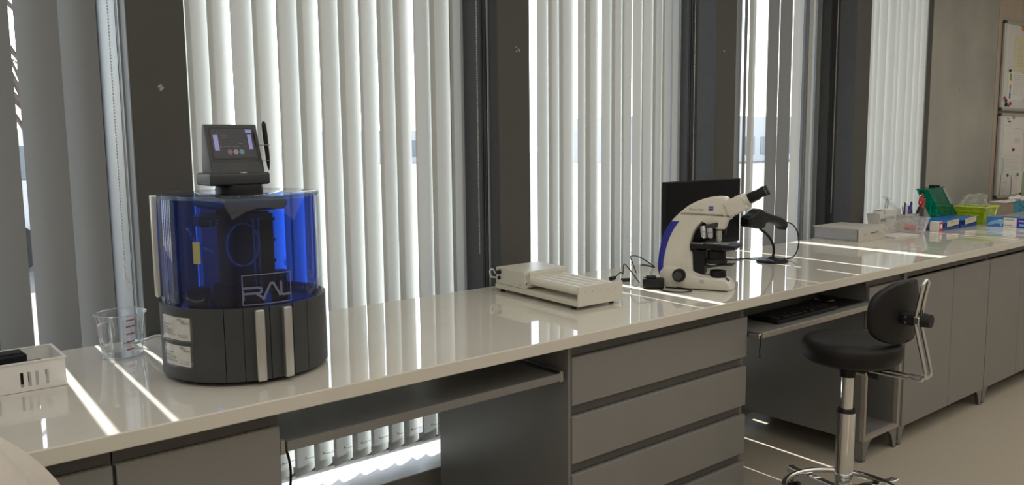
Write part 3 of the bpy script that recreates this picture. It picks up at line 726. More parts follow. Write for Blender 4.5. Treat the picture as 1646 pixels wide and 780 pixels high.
for q, z in enumerate((.022, .044, .066, .087, .105)):
    rr = .053+.0095*z/.1+.0006
    t = MB(); t.grid([[(cx+rr*math.cos(R(-88+k*4.4)), cy+rr*math.sin(R(-42+k*2.2)), ZC+z+dz) for k in range(7)] for dz in (0, .0042)]); t.build('graduation_mark', GRAD, bk, solid=.0006)
    if q in (1, 2, 4):
        t = MB(); t.grid([[(cx+rr*math.cos(R(188+k*2)), cy+rr*math.sin(R(188+k*2)), ZC+z+dz) for k in range(6)] for dz in (0, .003)]); t.build('graduation_mark', GRAD, bk, solid=.0006)

# slotted white basket with a black device in it
bs = thing('slotted_basket', (.27, .55, ZC), 'white slotted plastic basket at the left end of the worktop', 'basket')
def slotted(mb, ax, c, lo, hi, zlo, zhi, slots, zs0, zs1, th=.003, flare=0.0):
    """upright wall along axis ax at coordinate c with vertical through slots"""
    xs = [lo]
    for s_ in slots: xs += [s_-.0035, s_+.0035]
    xs.append(hi)
    def b(u0, u1, z0, z1):
        if u1-u0 < 1e-5 or z1-z0 < 1e-5: return
        if ax == 'x': mb.box(u0, u1, c-th/2, c+th/2, z0, z1)
        else: mb.box(c-th/2, c+th/2, u0, u1, z0, z1)
    b(lo, hi, zlo, zs0); b(lo, hi, zs1, zhi)
    for u0, u1 in zip(xs[0::2], xs[1::2]): b(u0, u1, zs0, zs1)
bx0, bx1, by0, by1, bz = .085, .412, .462, .625, .070
sl = [.105, .121, .137, .168, .236, .252, .268, .318, .334, .350, .372]
m = MB(); slotted(m, 'x', by0, bx0, bx1, ZC+.001, ZC+bz, sl, ZC+.012, ZC+.048); m.build('front_wall', WPLAST, bs)
m = MB(); slotted(m, 'x', by1, bx0, bx1, ZC+.001, ZC+bz, sl, ZC+.012, ZC+.048); m.build('rear_wall', WPLAST, bs)
for x in (bx0, bx1):
    m = MB(); slotted(m, 'y', x, by0, by1, ZC+.001, ZC+bz, [.495, .511, .527, .56, .576, .592], ZC+.012, ZC+.048); m.build('end_wall', WPLAST, bs)
MB().box(bx0, bx1, by0, by1, ZC+.001, ZC+.004).build('bottom', WPLAST, bs)
m = MB(); m.box(bx0-.005, bx1+.005, by0-.005, by0+.002, ZC+bz, ZC+bz+.004, bev=.001); m.box(bx0-.005, bx1+.005, by1-.002, by1+.005, ZC+bz, ZC+bz+.004, bev=.001)
m.box(bx0-.005, bx0+.002, by0, by1, ZC+bz, ZC+bz+.004, bev=.001); m.box(bx1-.002, bx1+.005, by0, by1, ZC+bz, ZC+bz+.004, bev=.001); m.build('rim', WPLAST, bs)
dv = thing('black_device', (.30, .545, ZC+.004), 'small black device with a jack lying in the white slotted basket', 'device')
MB(Matrix.Translation((.285, .545, 0)) @ Matrix.Rotation(R(4), 4, 'Z')).box(-.06, .055, -.028, .032, ZC+.0045, ZC+.080, bev=.004, seg=2).build('case', BLACK, dv)
MB().cyl((.262, .512, ZC+.068), (.262, .502, ZC+.068), .012, n=20).build('knob', BLACKG, dv)
MB().box(.285, .335, .53, .57, ZC+.079, ZC+.084, bev=.002).build('clip', RUBBER, dv)
MB().tube(curve_pts([(.343, .54, ZC+.055), (.362, .54, ZC+.056), (.378, .55, ZC+.05), (.385, .56, ZC+.012)]), .0025, 8).build('lead', INK, dv)

# cream coat hung over a chair back in the left foreground
ct = MB(); rows = []
prof = [(1.075, .05, .03), (1.066, .10, .05), (1.04, .155, .062), (1.005, .192, .075), (.975, .215, .085), (.93, .243, .098), (.88, .258, .108), (.80, .272, .118), (.70, .282, .128), (.55, .292, .14), (.40, .300, .15), (.22, .306, .155), (.03, .312, .16)]
for j, (z, ax_, ay_) in enumerate(prof):
    ring = []
    for k in range(73):
        a = 2*math.pi*k/72; f = min(1, j/6)
        q = 1 + f*.045*math.sin(7*a+.6*j*.3)+f*.03*math.sin(13*a+1.3)
        ring.append((.0+ax_*q*math.cos(a), -.26+ay_*q*math.sin(a), z+.008*math.sin(5*a)*f*.4))
    rows.append(ring)
ct.grid(rows)
cr = [(0, -.26, 1.083)]*73
ct.grid([rows[0], cr])
tag(ct.build('draped_coat', COATM, at=(0, -.26, 0), subd=1), 'cream cotton coat draped over a chair back in the lower left corner', 'coat')

# ================================================================== ROLLER MIXER
rm = thing('roller_mixer', (2.09, .5, ZC), 'cream roller mixer with five rollers and a motor housing, lying on the worktop', 'mixer')
def sk(x, y): return x+(.765-y)*-.07
xa, xb, ya, yb = 1.990, 2.212, .256, .765
def rmbox(mb, x0, x1, y0, y1, z0, z1, bev=.0015):
    poly = [(sk(x0, y0), y0), (sk(x1, y0), y0), (sk(x1, y1), y1), (sk(x0, y1), y1)]
    return mb.prism(poly, lambda a, b: (a, b, z0), lambda a, b: (a, b, z1), bev=bev, seg=1)
xa += .020; xb += .020
rmbox(MB(), xa, xb, ya+.004, yb, ZC+.014, ZC+.032).build('base_plate', SHAKER, rm)
rmbox(MB(), xa+.002, xb-.002, .575, yb-.003, ZC+.033, ZC+.098, bev=.002).build('motor_housing', SHAKER, rm)
rmbox(MB(), xa+.020, xb-.020, .560, .575, ZC+.040, ZC+.094).build('bearing_plate', SHAKER, rm)
rmbox(MB(), xa, xb, ya-.001, ya+.004, ZC+.014, ZC+.084, bev=.0008).build('end_plate', SHAKER, rm)
for k in range(5):
    x = xa+.034+k*.0385
    MB().cyl((sk(x, ya+.004), ya+.004, ZC+.064), (sk(x, .562), .562, ZC+.064), .0165, n=28).build('roller', CREAM, rm)
    MB().cyl((sk(x, ya-.0012), ya-.0012, ZC+.064), (sk(x, ya-.003), ya-.003, ZC+.064), .004, n=12).build('axle_end', SHAKER, rm)
for (x, y) in ((xa+.015, yb-.03), (xb-.015, yb-.03), (xa+.015, ya+.04), (xb-.02, ya+.04)):
    MB().cyl((sk(x, y), y, ZC), (sk(x, y), y, ZC+.015), .009, n=14).build('foot', RUBBER, rm)
# controls on the left flank
for (y, z, r_, l_) in ((.735, ZC+.080, .008, .014), (.738, ZC+.057, .007, .007)):
    x = sk(xa+.002, y); MB().cyl((x+.001, y, z), (x-l_, y, z), r_, n=18).build('control_knob', BLACK, rm)
MB().box(sk(xa+.002, .735)-.0012, sk(xa+.002, .735)+.001, .727, .745, ZC+.0905, ZC+.093).build('scale_print', INKG, rm)
MB().tube(curve_pts([(sk(xa+.002, .76)-.001, .762, ZC+.055), (sk(xa, .76)-.018, .768, ZC+.060), (sk(xa, .76)-.022, .772, ZC+.082), (sk(xa, .76)-.006, .775, ZC+.088), (sk(xa, .76)+.01, .778, ZC+.07)]), .003, 8).build('power_cord', WPLAST, rm)
m = MB()
for (y, z) in ((.600, ZC+.046),): m.cyl((sk(xa, y)+.002, y, z), (sk(xa, y)+.0005, y, z), .003, n=10)
for (x, z) in ((xa+.030, ZC+.088), (xa+.012, ZC+.080), (xa+.012, ZC+.052), (xa+.045, ZC+.042), (xb-.03, ZC+.088)): m.cyl((sk(x, .575), .5745, z), (sk(x, .57), .5725, z), .0028, n=10)
m.build('screw', STEEL, rm)
SATIN = pbr('satin_metal', (.66, .66, .64), 0.35, 0.7)

# ================================================================== MICROSCOPE
MO = Vector((2.56, .372, ZC)); MU = Vector((.406, -.914, 0)).normalized(); MV = Vector((.914, .406, 0)).normalized()
MF = Matrix(((MU.x, MV.x, 0, MO.x), (MU.y, MV.y, 0, MO.y), (0, 0, 1, MO.z), (0, 0, 0, 1)))   # local: x towards the user, y across, z up
mi = thing('microscope', MO+MU*.13+MV*.055, 'cream binocular microscope with a dark blue back strip on the worktop', 'microscope')
def mprism(poly, y0, y1, bev=0.0, seg=2):
    return MB(MF).prism(poly, lambda a, b: (a, y0, b), lambda a, b: (a, y1, b), bev=bev, seg=seg)
VC = .055
def c2(P, n=5): return [(p.x, p.y) for p in curve_pts([Vector((a, b, 0)) for a, b in P], n)]
back = c2([(-.001, .003), (-.018, .032), (-.029, .068), (-.028, .115), (-.020, .168), (-.004, .220), (.025, .270), (.056, .302)], 5)
inner = c2([(.145, .268), (.116, .232), (.098, .176)], 4)
armpoly = back + [(.254, .292), (.254, .279), (.242, .274)] + c2([(.242, .274), (.236, .256), (.230, .240)], 3) + [(.205, .239), (.178, .248)] + inner + [(.100, .154), (.109, .144), (.112, .070)] + c2([(.112, .070), (.135, .060), (.158, .054)], 3) + [(.20, .052), (.243, .047)] + c2([(.243, .047), (.257, .037), (.264, .022)], 3) + [(.267, .004), (.260, .0012), (.010, .0012)]
frame = mprism(armpoly, .026, .084, bev=.007, seg=3).build('stand', CREAM, mi, ang=40)
# wider foot
foot = [(.0, .003), (.012, .0), (.258, .0), (.266, .006), (.265, .020), (.256, .036), (.242, .046), (.16, .050), (.115, .056), (.06, .082), (.0, .085), (-.02, .06), (-.018, .03)]
mprism(foot, .008, .102, bev=.008, seg=3).build('foot', CREAM, mi, ang=40)
# head with the tube
headp = c2([(.056, .302), (.078, .321), (.102, .337), (.146, .357), (.190, .367), (.221, .368), (.240, .363)], 5) + [(.246, .350), (.252, .32), (.256, .294), (.059, .2985)]
mprism(headp, .022, .088, bev=.010, seg=3).build('head', CREAM, mi, ang=40)
mprism([(.060, .2978), (.255, .2935), (.255, .2922), (.060, .2965)], .0245, .0855).build('seam_line', INKG, mi, smooth=False)
# blue strip wrapped over the back
bp = c2([(.001, .006), (-.017, .033), (-.0275, .068), (-.0265, .115), (-.0185, .168), (-.0025, .220), (.024, .266)], 5)
bi = c2([(.056, .268), (.030, .228), (.009, .178), (-.005, .118), (-.009, .068), (-.003, .033), (.008, .006)], 5)
strip = [(a-.0025, b) for a, b in bp] + bi
mprism(strip, .0235, .0865, bev=.003, seg=2).build('blue_strip', BLUEP, mi, ang=40)
# binocular tube: an axis rising towards the user
TA = Vector((.2495, 0, .321)); TD = Vector((math.cos(R(28)), 0, math.sin(R(28))))
def tp(s_, y=0, up=0.0): v_ = TA+TD*s_+Vector((-TD.z, 0, TD.x))*up; return (v_.x, VC+y, v_.z)
TM = MF @ frame_mat(tp(0), TD, (0, 1, 0))      # x along the tube, y across
MB(TM).cyl((-.030, 0, 0), (.000, 0, 0), .034, n=40).build('tube_collar', CREAM, mi)
MB(TM).box(-.010, .072, -.046, .046, -.032, .032, bev=.010, seg=3).build('tube_block', CREAM, mi)
for q, y in enumerate((-.030, .030)):
    MB(TM).cyl((.068, y, .002), (.086, y, .002), .021, n=28).build('eyepiece_sleeve', CREAM, mi)
    e = MB(TM).cyl((.084, y, .002), (.116, y, .002), .0195, n=28).build('eyepiece', BLACK, mi)
    MB(TM).cyl((.116, y, .002), (.128, y, .002), .0155, .0155, n=28).build('diopter_ring', RUBBER, e)
    MB(TM).cyl((.128, y, .002), (.154, y, .002), .0172, .0200, n=28).build('eyecup', RUBBER, e)
    MB(TM).cyl((.1541, y, .002), (.1545, y, .002), .013, n=24).build('eye_lens', BLACKG, e)
MB(TM).cyl((.050, 0, .030), (.050, 0, .040), .010, n=20).build('clamp_screw', BLACK, mi)
# nosepiece with objectives
mprism([(.150, .268), (.182, .250), (.232, .242), (.230, .216), (.205, .206), (.16, .188), (.104, .174), (.098, .178), (.112, .222), (.130, .250)], .058, .080, bev=.003).build('nosepiece_mount', BLACK, mi, ang=40)
NC = Vector((.192, VC, .236))
MB(MF).cyl(NC+Vector((-.010, -.002, .022)), NC+Vector((-.006, -.004, .004)), .040, .034, n=40).build('revolving_nosepiece', CHAR, mi)
ob_d = [((.04, 0, -1), (.207, .050, .234), .047, .0125), ((.14, -.20, -.97), (.150, .030, .250), .050, .0120), ((.10, -.12, -.98), (.178, .024, .244), .042, .0115), ((.1, .5, -.85), (.176, .085, .244), .036, .0115)]
for d, p, L, r_ in ob_d:
    d = Vector(d).normalized(); p = Vector(p)
    ob = MB(MF).cyl(p, p+d*L*.42, r_, n=24).build('objective', SATIN, mi)
    MB(MF).cyl(p+d*L*.42, p+d*L*.48, r_*1.04, n=24).build('objective_ring', INKG, ob)
    MB(MF).cyl(p+d*L*.48, p+d*L*.88, r_*.95, r_*.86, n=24).build('objective_barrel', SATIN, ob)
    MB(MF).cyl(p+d*L*.88, p+d*L, r_*.72, r_*.42, n=24).build('objective_tip', CHROME, ob)
# stage
MB(MF).box(.108, .285, -.012, .122, .166, .180, bev=.002).build('stage', BLACK, mi)
MB(MF).box(.098, .128, .03, .08, .150, .178, bev=.002).build('stage_bracket', BLACK, mi)
m = MB(MF); m.box(.150, .245, .018, .088, .1805, .1825, bev=.0006); m.build('specimen_plate', pbr('glass_slide', (.5, .52, .5), .15), mi)
m = MB(MF); m.tube([(.150, .02, .186), (.17, .006, .186), (.20, .004, .186), (.226, .018, .186)], .002, 6); m.box(.112, .16, .0, .012, .181, .187, bev=.001); m.build('slide_holder', STEEL, mi)
mprism([(.112, .155), (.160, .155), (.156, .06), (.122, .066), (.114, .074)], .030, .080, bev=.002).build('focus_block', BLACK, mi)
MB(MF).cyl((.200, VC, .120), (.200, VC, .152), .036, n=36).build('condenser', BLACK, mi)
MB(MF).cyl((.200, VC, .152), (.200, VC, .166), .024, n=30).build('condenser_lens', DKIN, mi)
MB(MF).cyl((.200, VC, .106), (.200, VC, .120), .040, n=36).build('aperture_ring', RUBBER, mi)
mprism([(.150, .092), (.268, .100), (.268, .103), (.150, .097)], .028, .082).build('filter_holder', BLACK, mi)
MB(MF).cyl((.187, VC-.006, .0985), (.187, VC-.006, .1015), .026, n=30).build('filter_glass', pbr('frosted_filter', (.62, .62, .56), .3), mi)
MB(MF).cyl((.206, VC, .049), (.206, VC, .074), .033, .031, n=36).build('lamp_housing', BLACK, mi)
MB(MF).cyl((.206, VC, .074), (.206, VC, .0755), .022, n=30).build('lamp_glass', BLACKG, mi)
# focus knobs, both flanks
for s_, y in ((-1, .012), (1, .098)):
    MB(MF).cyl((.064, y, .053), (.064, y+s_*.020, .053), .026, n=40).build('coarse_knob', RUBBER, mi)
    MB(MF).cyl((.064, y+s_*.020, .053), (.064, y+s_*.038, .053), .0175, .0165, n=36).build('fine_knob', CHAR, mi)
# badge, name and small marks
FL = frame_mat(MF @ Vector((.095, .0214, .3120)), MF.to_3x3() @ Vector((1, 0, .004)), (0, 0, 1))
text('Primo Star', .0135, FL, INKG, mi)
lg = MB(MF).box(.172, .190, .0205, .0222, .313, .331, bev=.0004).build('blue_badge', BLUEP, mi)
text('ZEISS', .0062, frame_mat(MF @ Vector((.1728, .0203, .3205)), MF.to_3x3() @ Vector((1, 0, 0)), (0, 0, 1)), PAPER, lg, 'badge_lettering')
m = MB(MF); m.box(.1735, .1885, .0201, .0206, .3150, .3160); m.box(.1735, .1885, .0201, .0206, .328, .329); m.build('badge_line', PAPER, lg)
m = MB(MF @ Matrix.Translation((.250, .028, .0445)) @ Matrix.Rotation(R(38), 4, 'Y')); m.box(-.008, .009, -.006, .008, .0, .0012); m.build('front_badge', BLUEP, mi)
m = MB(MF)
for k in range(3): m.box(.150+.0, .162, .0072, .0080, .026+.005*k, .028+.005*k)
m.box(.146, .1475, .0072, .0080, .026, .038); m.build('type_print', INKG, mi)

# ================================================================== MONITOR, ADAPTER, SCANNER
mn = thing('monitor', (3.11, .62, ZC), 'black flat computer monitor on a stand behind the microscope', 'monitor')
MB().box(2.842, 3.388, .600, .628, 1.000, 1.304, bev=.003).build('housing', BLACK, mn, smooth=False)
MB().box(2.848, 3.382, .5985, .6005, 1.022, 1.298).build('screen', pbr('dark_screen', (.004, .005, .007), .3, spec=.2), mn, smooth=False)
MB().box(3.08, 3.14, .625, .665, .92, 1.14, bev=.006).build('stand_column', BLACK, mn)
MB().box(2.99, 3.23, .565, .745, ZC, ZC+.014, bev=.004).build('stand_foot', BLACK, mn)
pa = thing('power_adapter', (2.50, .38, ZC), 'black plug-in power adapter lying left of the microscope', 'adapter')
AM = Matrix.Translation((2.515, .385, 0)) @ Matrix.Rotation(R(-50), 4, 'Z')
MB(AM).box(-.043, .043, -.024, .024, ZC+.001, ZC+.042, bev=.007, seg=2).build('case', BLACK, pa)
m = MB(AM)
for y in (-.01, .01): m.cyl((-.012, y, ZC+.040), (-.012, y, ZC+.066), .0024, n=8)
m.build('plug_pin', STEEL, pa)
m = MB(AM); m.box(-.030, .01, -.016, .016, ZC+.041, ZC+.050, bev=.003); m.build('plug_face', RUBBER, pa)
cb = thing('barrel_connector', (2.50, .62, ZC), 'black barrel connector of a cable left of the power adapter', 'connector')
MB().tube(curve_pts([(2.560, .50, ZC+.003), (2.60, .60, ZC+.05), (2.64, .66, ZC+.055), (2.60, .63, ZC+.02), (2.555, .60, ZC+.035), (2.515, .595, ZC+.02)]), .0024, 8).build('lead', BLACK, cb)
MB().cyl((2.508, .592, ZC+.018), (2.478, .585, ZC+.018), .0085, .0095, n=16).build('plug', BLACK, cb)
MB().cyl((2.52, .565, ZC+.010), (2.55, .545, ZC+.010), .008, n=16).build('socket', RUBBER, cb)
m = MB(); m.tube(curve_pts([(2.535, .36, ZC+.012), (2.50, .33, ZC+.003), (2.49, .29, ZC+.003), (2.52, .24, ZC+.003), (2.565, .235, ZC+.003), (2.585, .262, ZC+.003), (2.575, .30, ZC+.003), (2.552, .352, ZC+.003)]), .0024, 8)
tag(m.build('loop_cable', BLACK, at=(2.52, .28, ZC)), 'black cable looping on the worktop in front of the power adapter', 'cable')
m = MB(); m.tube(curve_pts([(2.585, .325, ZC+.003), (2.60, .25, ZC+.003), (2.635, .17, ZC+.003), (2.655, .131, ZC+.003)]), .0018, 6)
tag(m.build('foot_cable', BLACK, at=(2.6, .25, ZC)), 'thin dark cable along the foot of the microscope', 'cable')
m = MB(); m.tube(curve_pts([(2.60, .46, ZC+.075), (2.62, .56, ZC+.10), (2.68, .66, ZC+.085), (2.73, .70, ZC+.06), (2.74, .68, ZC+.003)]), .0024, 8)
m.tube(curve_pts([(2.595, .45, ZC+.07), (2.63, .54, ZC+.066), (2.68, .60, ZC+.052)]), .0035, 8)
tag(m.build('lamp_cable', BLACK, at=(2.63, .58, ZC)), 'black cables arching from the back of the microscope', 'cable')

sn = thing('barcode_scanner_stand', (3.485, .480, ZC), 'black gooseneck stand with a flat round foot right of the microscope', 'stand')
MB().lathe([(0, 0), (.072, 0), (.076, .004), (.070, .009), (.045, .015), (.016, .019), (.012, .026), (0, .026)], (3.485, .480, ZC), 56).build('foot', BLACK, sn)
MB().cyl((3.452, .438, ZC+.0135), (3.452, .438, ZC+.0165), .006, n=16).build('foot_button', BLACKG, sn)
gn = curve_pts([(3.497, .485, ZC+.02), (3.505, .485, ZC+.045), (3.497, .483, ZC+.078), (3.47, .482, ZC+.112), (3.43, .481, ZC+.142), (3.392, .48, ZC+.162), (3.378, .48, ZC+.171)], 8)
MB().tube(gn, .0062, 12).build('gooseneck', BLACK, sn)
sg = thing('barcode_scanner', (3.40, .48, 1.09), 'black handheld barcode scanner resting on its gooseneck stand', 'scanner')
# scanner profile in the x-z plane, thickness along y
hp = c2([(3.255, 1.095), (3.262, 1.132), (3.30, 1.145), (3.345, 1.166), (3.385, 1.150), (3.44, 1.134), (3.50, 1.120), (3.555, 1.100), (3.575, 1.075), (3.560, 1.050), (3.540, 1.066), (3.50, 1.082), (3.44, 1.094), (3.39, 1.098)], 3)
hp += c2([(3.39, 1.098), (3.385, 1.078), (3.36, 1.070), (3.30, 1.082), (3.262, 1.086)], 3)
MB().prism(hp, lambda a, b: (a, .452, b), lambda a, b: (a, .508, b), bev=.011, seg=3).build('body', BLACK, sg, ang=45)
MB().box(3.2545, 3.262, .458, .502, 1.094, 1.128, bev=.002).build('window', BLACKG, sg)
MB().box(3.385, 3.400, .466, .494, 1.080, 1.104, bev=.004).build('trigger', RUBBER, sg)
MB().tube(curve_pts([(3.568, .48, 1.085), (3.60, .48, 1.084), (3.645, .475, 1.070), (3.68, .47, 1.035), (3.690, .465, .99), (3.672, .46, .945), (3.63, .455, .915), (3.59, .47, .9045), (3.575, .55, .9035), (3.50, .60, .9035), (3.40, .64, .9035), (3.30, .70, .9035)]), .0032, 8).build('cable', BLACK, sg)

# ================================================================== RIGHT END OF THE WORKTOP
bd = thing('ring_binder', (4.63, .71, ZC), 'thick pale grey ring binder lying flat with its labelled spine to the room', 'binder')
MB().box(4.468, 4.786, .568, .572, ZC, ZC+.078, bev=.001).build('spine', pbr('binder_grey', (.56, .53, .47), .5), bd)
MB().box(4.468, 4.786, .572, .855, ZC+.074, ZC+.078, bev=.001).build('cover', MATS['binder_grey'], bd)
MB().box(4.468, 4.786, .572, .855, ZC, ZC+.004, bev=.001).build('rear_cover', MATS['binder_grey'], bd)
m = MB()
for k in range(13): m.box(4.480+random.uniform(0, .004), 4.775, .585, .848, ZC+.005+k*.0052, ZC+.0098+k*.0052)
tag(m.build('pages', PAGES, bd), kind='stuff')
text('Coloration Pl. 05', .013, frame_mat((4.600, .5674, ZC+.043), (1, 0, 0), (0, 0, 1)), INK, bd)
MB().box(4.592, 4.735, .5672, .568, ZC+.036, ZC+.0372).build('spine_rule', INKG, bd); MB().box(4.532, 4.556, .5672, .568, ZC+.040, ZC+.0425).build('spine_rule', INKG, bd)
MB().box(4.765, 4.768, .5672, .568, ZC+.045, ZC+.064).build('spine_mark', INKG, bd)
m = MB(Matrix.Translation((4.94, .565, 0)) @ Matrix.Rotation(R(-6), 4, 'Z'))
for k in range(3): m.box(-.125+.002*k, .125, -.052, .075-.002*k, ZC+.0005+k*.003, ZC+.003+k*.003, bev=.0006)
tag(m.build('paper_pad', PAPER, at=(4.94, .565, ZC)), 'thin white pad of paper lying between the binder and the clear tub', 'pad')
# clear tub with a red packet
tb = thing('plastic_tub', (5.16, .59, ZC), 'clear plastic tub holding a red packet, beside the binder', 'tub')
def tubmesh(x0, x1, y0, y1, z0, z1, fl, th=.0015):
    m = MB(); ring = lambda e, z: [(x0-e, y0-e, z), (x1+e, y0-e, z), (x1+e, y1+e, z), (x0-e, y1+e, z), (x0-e, y0-e, z)]
    m.grid([ring(0, z0), ring(fl, z1)]); m.quad((x0, y0, z0), (x1, y0, z0), (x1, y1, z0), (x0, y1, z0)); return m
tubmesh(5.09, 5.205, .535, .70, ZC+.002, ZC+.098, .022).build('tub_body', MILKY, tb, smooth=False)
m = MB(); e = .022; x0, x1, y0, y1, z = 5.09-e, 5.205+e, .535-e, .70+e, ZC+.098
for a, b in (((x0, y0), (x1, y0)), ((x1, y0), (x1, y1)), ((x1, y1), (x0, y1)), ((x0, y1), (x0, y0))): m.tube([(*a, z), (*b, z)], .0035, 8)
m.build('tub_rim', MILKY, tb)
tag(MB(Matrix.Translation((5.145, .60, ZC+.035)) @ Matrix.Rotation(R(20), 4, 'Y') @ Matrix.Rotation(R(30), 4, 'Z')).box(-.042, .042, -.03, .03, -.012, .016, bev=.006, seg=2).build('red_packet', REDP, at=(5.145, .60, ZC)), 'red packet inside the clear plastic tub', 'packet')
# card box with slips and white boxes behind
cx = thing('slip_box', (5.13, .79, ZC), 'small white box with paper slips sticking out, behind the binder', 'box')
MB().box(5.055, 5.158, .75, .83, ZC, ZC+.05, bev=.002).build('lower_box', WPLAST, cx)
tubmesh(5.065, 5.165, .755, .825, ZC+.05, ZC+.115, .010).build('carton', CARD if False else PAPER, cx, smooth=False)
for k in range(4): MB(Matrix.Translation((5.115, .79, ZC+.10)) @ Matrix.Rotation(R(-14+9*k), 4, 'Y')).box(-.036, .036, -.022+.012*k, -.020+.012*k, -.035, .026).build('paper_slip', PAPER, cx)
MB().box(5.075, 5.155, .7485, .7495, ZC+.068, ZC+.085).build('print_block', INKG, cx)
wb_ = thing('white_box', (5.28, .75, ZC), 'low white carton with a dark edge, behind the clear tub', 'box')
MB().box(5.165, 5.385, .778, .845, ZC, ZC+.075, bev=.002).build('carton', PAPER, wb_)
MB().box(5.182, 5.390, .775, .848, ZC+.076, ZC+.132, bev=.002).build('upper_carton', WPLAST, wb_)
MB().box(5.165, 5.30, .773, .777, ZC+.076, ZC+.083).build('dark_edge', INK, wb_)
MB(Matrix.Translation((5.27, .79, ZC+.175)) @ Matrix.Rotation(R(28), 4, 'Y')).box(-.09, .09, -.02, .02, -.0015, .0015).build('clear_sheet', CLEARPL, wb_)
# pen tray with pens, tweezers and red scissors
pt = thing('pen_holder', (5.40, .72, ZC), 'grey holder for pens and tweezers, left of the teal rack', 'holder')
MB().box(5.335, 5.485, .71, .765, ZC, ZC+.095, bev=.003).build('holder_body', pbr('holder_grey', (.52, .50, .46), .5), pt)
MB().box(5.39, 5.47, .7085, .71, ZC+.074, ZC+.082).build('slot', INK, pt)
pens = [(5.345, INK), (5.36, BLUEP), (5.385, WPLAST), (5.40, RED), (5.413, PURP), (5.43, BLUEB), (5.45, INK), (5.462, BLUEL)]
lab_ = ['black pen at the left of the grey holder', 'navy pen second from the left in the grey holder', 'white pen in the grey holder', 'red pen in the middle of the grey holder', 'violet pen in the grey holder', 'blue pen right of the violet one in the grey holder', 'black marker near the right of the grey holder', 'light blue pen at the right end of the holder']
for q, (x, mt) in enumerate(pens):
    tl = random.uniform(-.02, .02); z1 = ZC+.150+.012*((q*5) % 3)
    p_ = thing('pen', (x, .735, ZC+.095), lab_[q], 'pen', 'pens in the grey holder')
    MB().cyl((x, .735, ZC+.090), (x+tl, .735, z1-.02), .0042, n=10).build('barrel', mt, p_)
    MB().cyl((x+tl, .735, z1-.02), (x+tl*1.25, .735, z1), .0046, .003, n=10).build('cap', BLACK if q % 2 else mt, p_)
for q, (x, l_) in enumerate(((5.255, 'steel tweezers standing left of the pens'), (5.285, 'second pair of steel tweezers beside the pens'))):
    tw = thing('tweezers', (x, .77, ZC+.132), l_, 'tweezers', 'tweezers by the pens')
    for s_ in (-1, 1): MB().tube(curve_pts([(x-.01, .81, ZC+.134), (x+s_*.008, .81, ZC+.17), (x+.012*(1-q)+s_*.002, .81, ZC+.205-.02*q)]), .0022, 6).build('arm', STEEL, tw)
sc_ = thing('scissors', (5.52, .70, ZC), 'red-handled scissors standing handles up beside the pens', 'scissors')
for s_, (cx_, cz) in ((-1, (5.500, 1.088)), (1, (5.533, 1.058))):
    M_ = Matrix.Translation((cx_, .70, cz)) @ Matrix.Rotation(R(32), 4, 'Y')
    MB(M_).tube([(.016*math.cos(k*.3491), 0, .036*math.sin(k*.3491)) for k in range(18)], .0058, 8, closed=True).build('handle_ring', RED, sc_)
    MB(M_).tube([(.024*math.cos(R(-60+12*k)), 0, .043*math.sin(R(-60+12*k))) for k in range(11)], .004, 8).build('handle_grip', BLACK, sc_)
MB().tube([(5.488, .70, 1.038), (5.468, .70, 1.012), (5.455, .70, 1.0)], [.010, .012, .008], 10, flat=(1, .7)).build('pivot', RUBBER, sc_)
MB().tube([(5.455, .705, 1.0), (5.455, .712, .997)], [.007, .003], 8, flat=(1, .4)).build('blade', STEEL, sc_)
# teal see-through rack leaning back
gr = thing('teal_rack', (5.72, .70, ZC), 'teal see-through plastic holder leaning to the left beside the scissors', 'holder')
gp = [(5.506, 1.136), (5.524, 1.150), (5.745, 1.158), (5.765, 1.140), (5.985, .962), (5.965, .948), (5.745, .948), (5.725, .955)]
def gb(y0, y1): return MB().prism([(5.570, 1.150), (5.802, 1.158), (6.035, .955), (5.792, .948)], lambda a, b: (a, y0, b), lambda a, b: (a, y1, b), bev=.002, seg=1)
gb(.690, .694).build('front_sheet', GREENAC, gr); gb(.765, .769).build('rear_sheet', GREENAC, gr)
MB().prism([(5.565, 1.145), (5.573, 1.151), (5.802, 1.159), (5.800, 1.152)], lambda a, b: (a, .688, b), lambda a, b: (a, .771, b)).build('top_edge', GREENAC, gr)
MB().prism([(5.792, 1.155), (5.802, 1.159), (6.038, .957), (6.030, .950)], lambda a, b: (a, .690, b), lambda a, b: (a, .769, b)).build('side_edge', GREENAC, gr)
MB().prism([(5.778, 1.148), (5.806, 1.152), (5.950, 1.040), (5.912, 1.034)], lambda a, b: (a, .686, b), lambda a, b: (a, .6895, b)).build('grey_label', pbr('rack_label', (.36, .39, .36), .6), gr)
MB().box(5.780, 5.975, .69, .78, ZC, ZC+.05, bev=.003).build('foot_block', GREENAC, gr)
m = MB(); m.box(5.710, 5.750, .71, .75, 1.156, 1.172, bev=.003); m.box(5.770, 5.795, .71, .75, 1.158, 1.168, bev=.003); m.build('top_knob', BLACK, gr)
# small white and red carton
sb = thing('small_carton', (5.345, .52, ZC), 'small white carton with a red printed side, left of the blue trays', 'carton')
SBM = Matrix.Translation((5.356, .532, 0)) @ Matrix.Rotation(R(-4), 4, 'Z')
MB(SBM).box(-.021, .030, -.025, .030, ZC, ZC+.062, bev=.001).build('carton_body', PAPER, sb)
MB(SBM).box(-.012, .0306, -.0258, -.0249, ZC+.002, ZC+.060).build('red_print', RED, sb); MB(SBM).box(-.006, .022, -.0264, -.0258, ZC+.020, ZC+.048).build('print_patch', PAPER, sb)
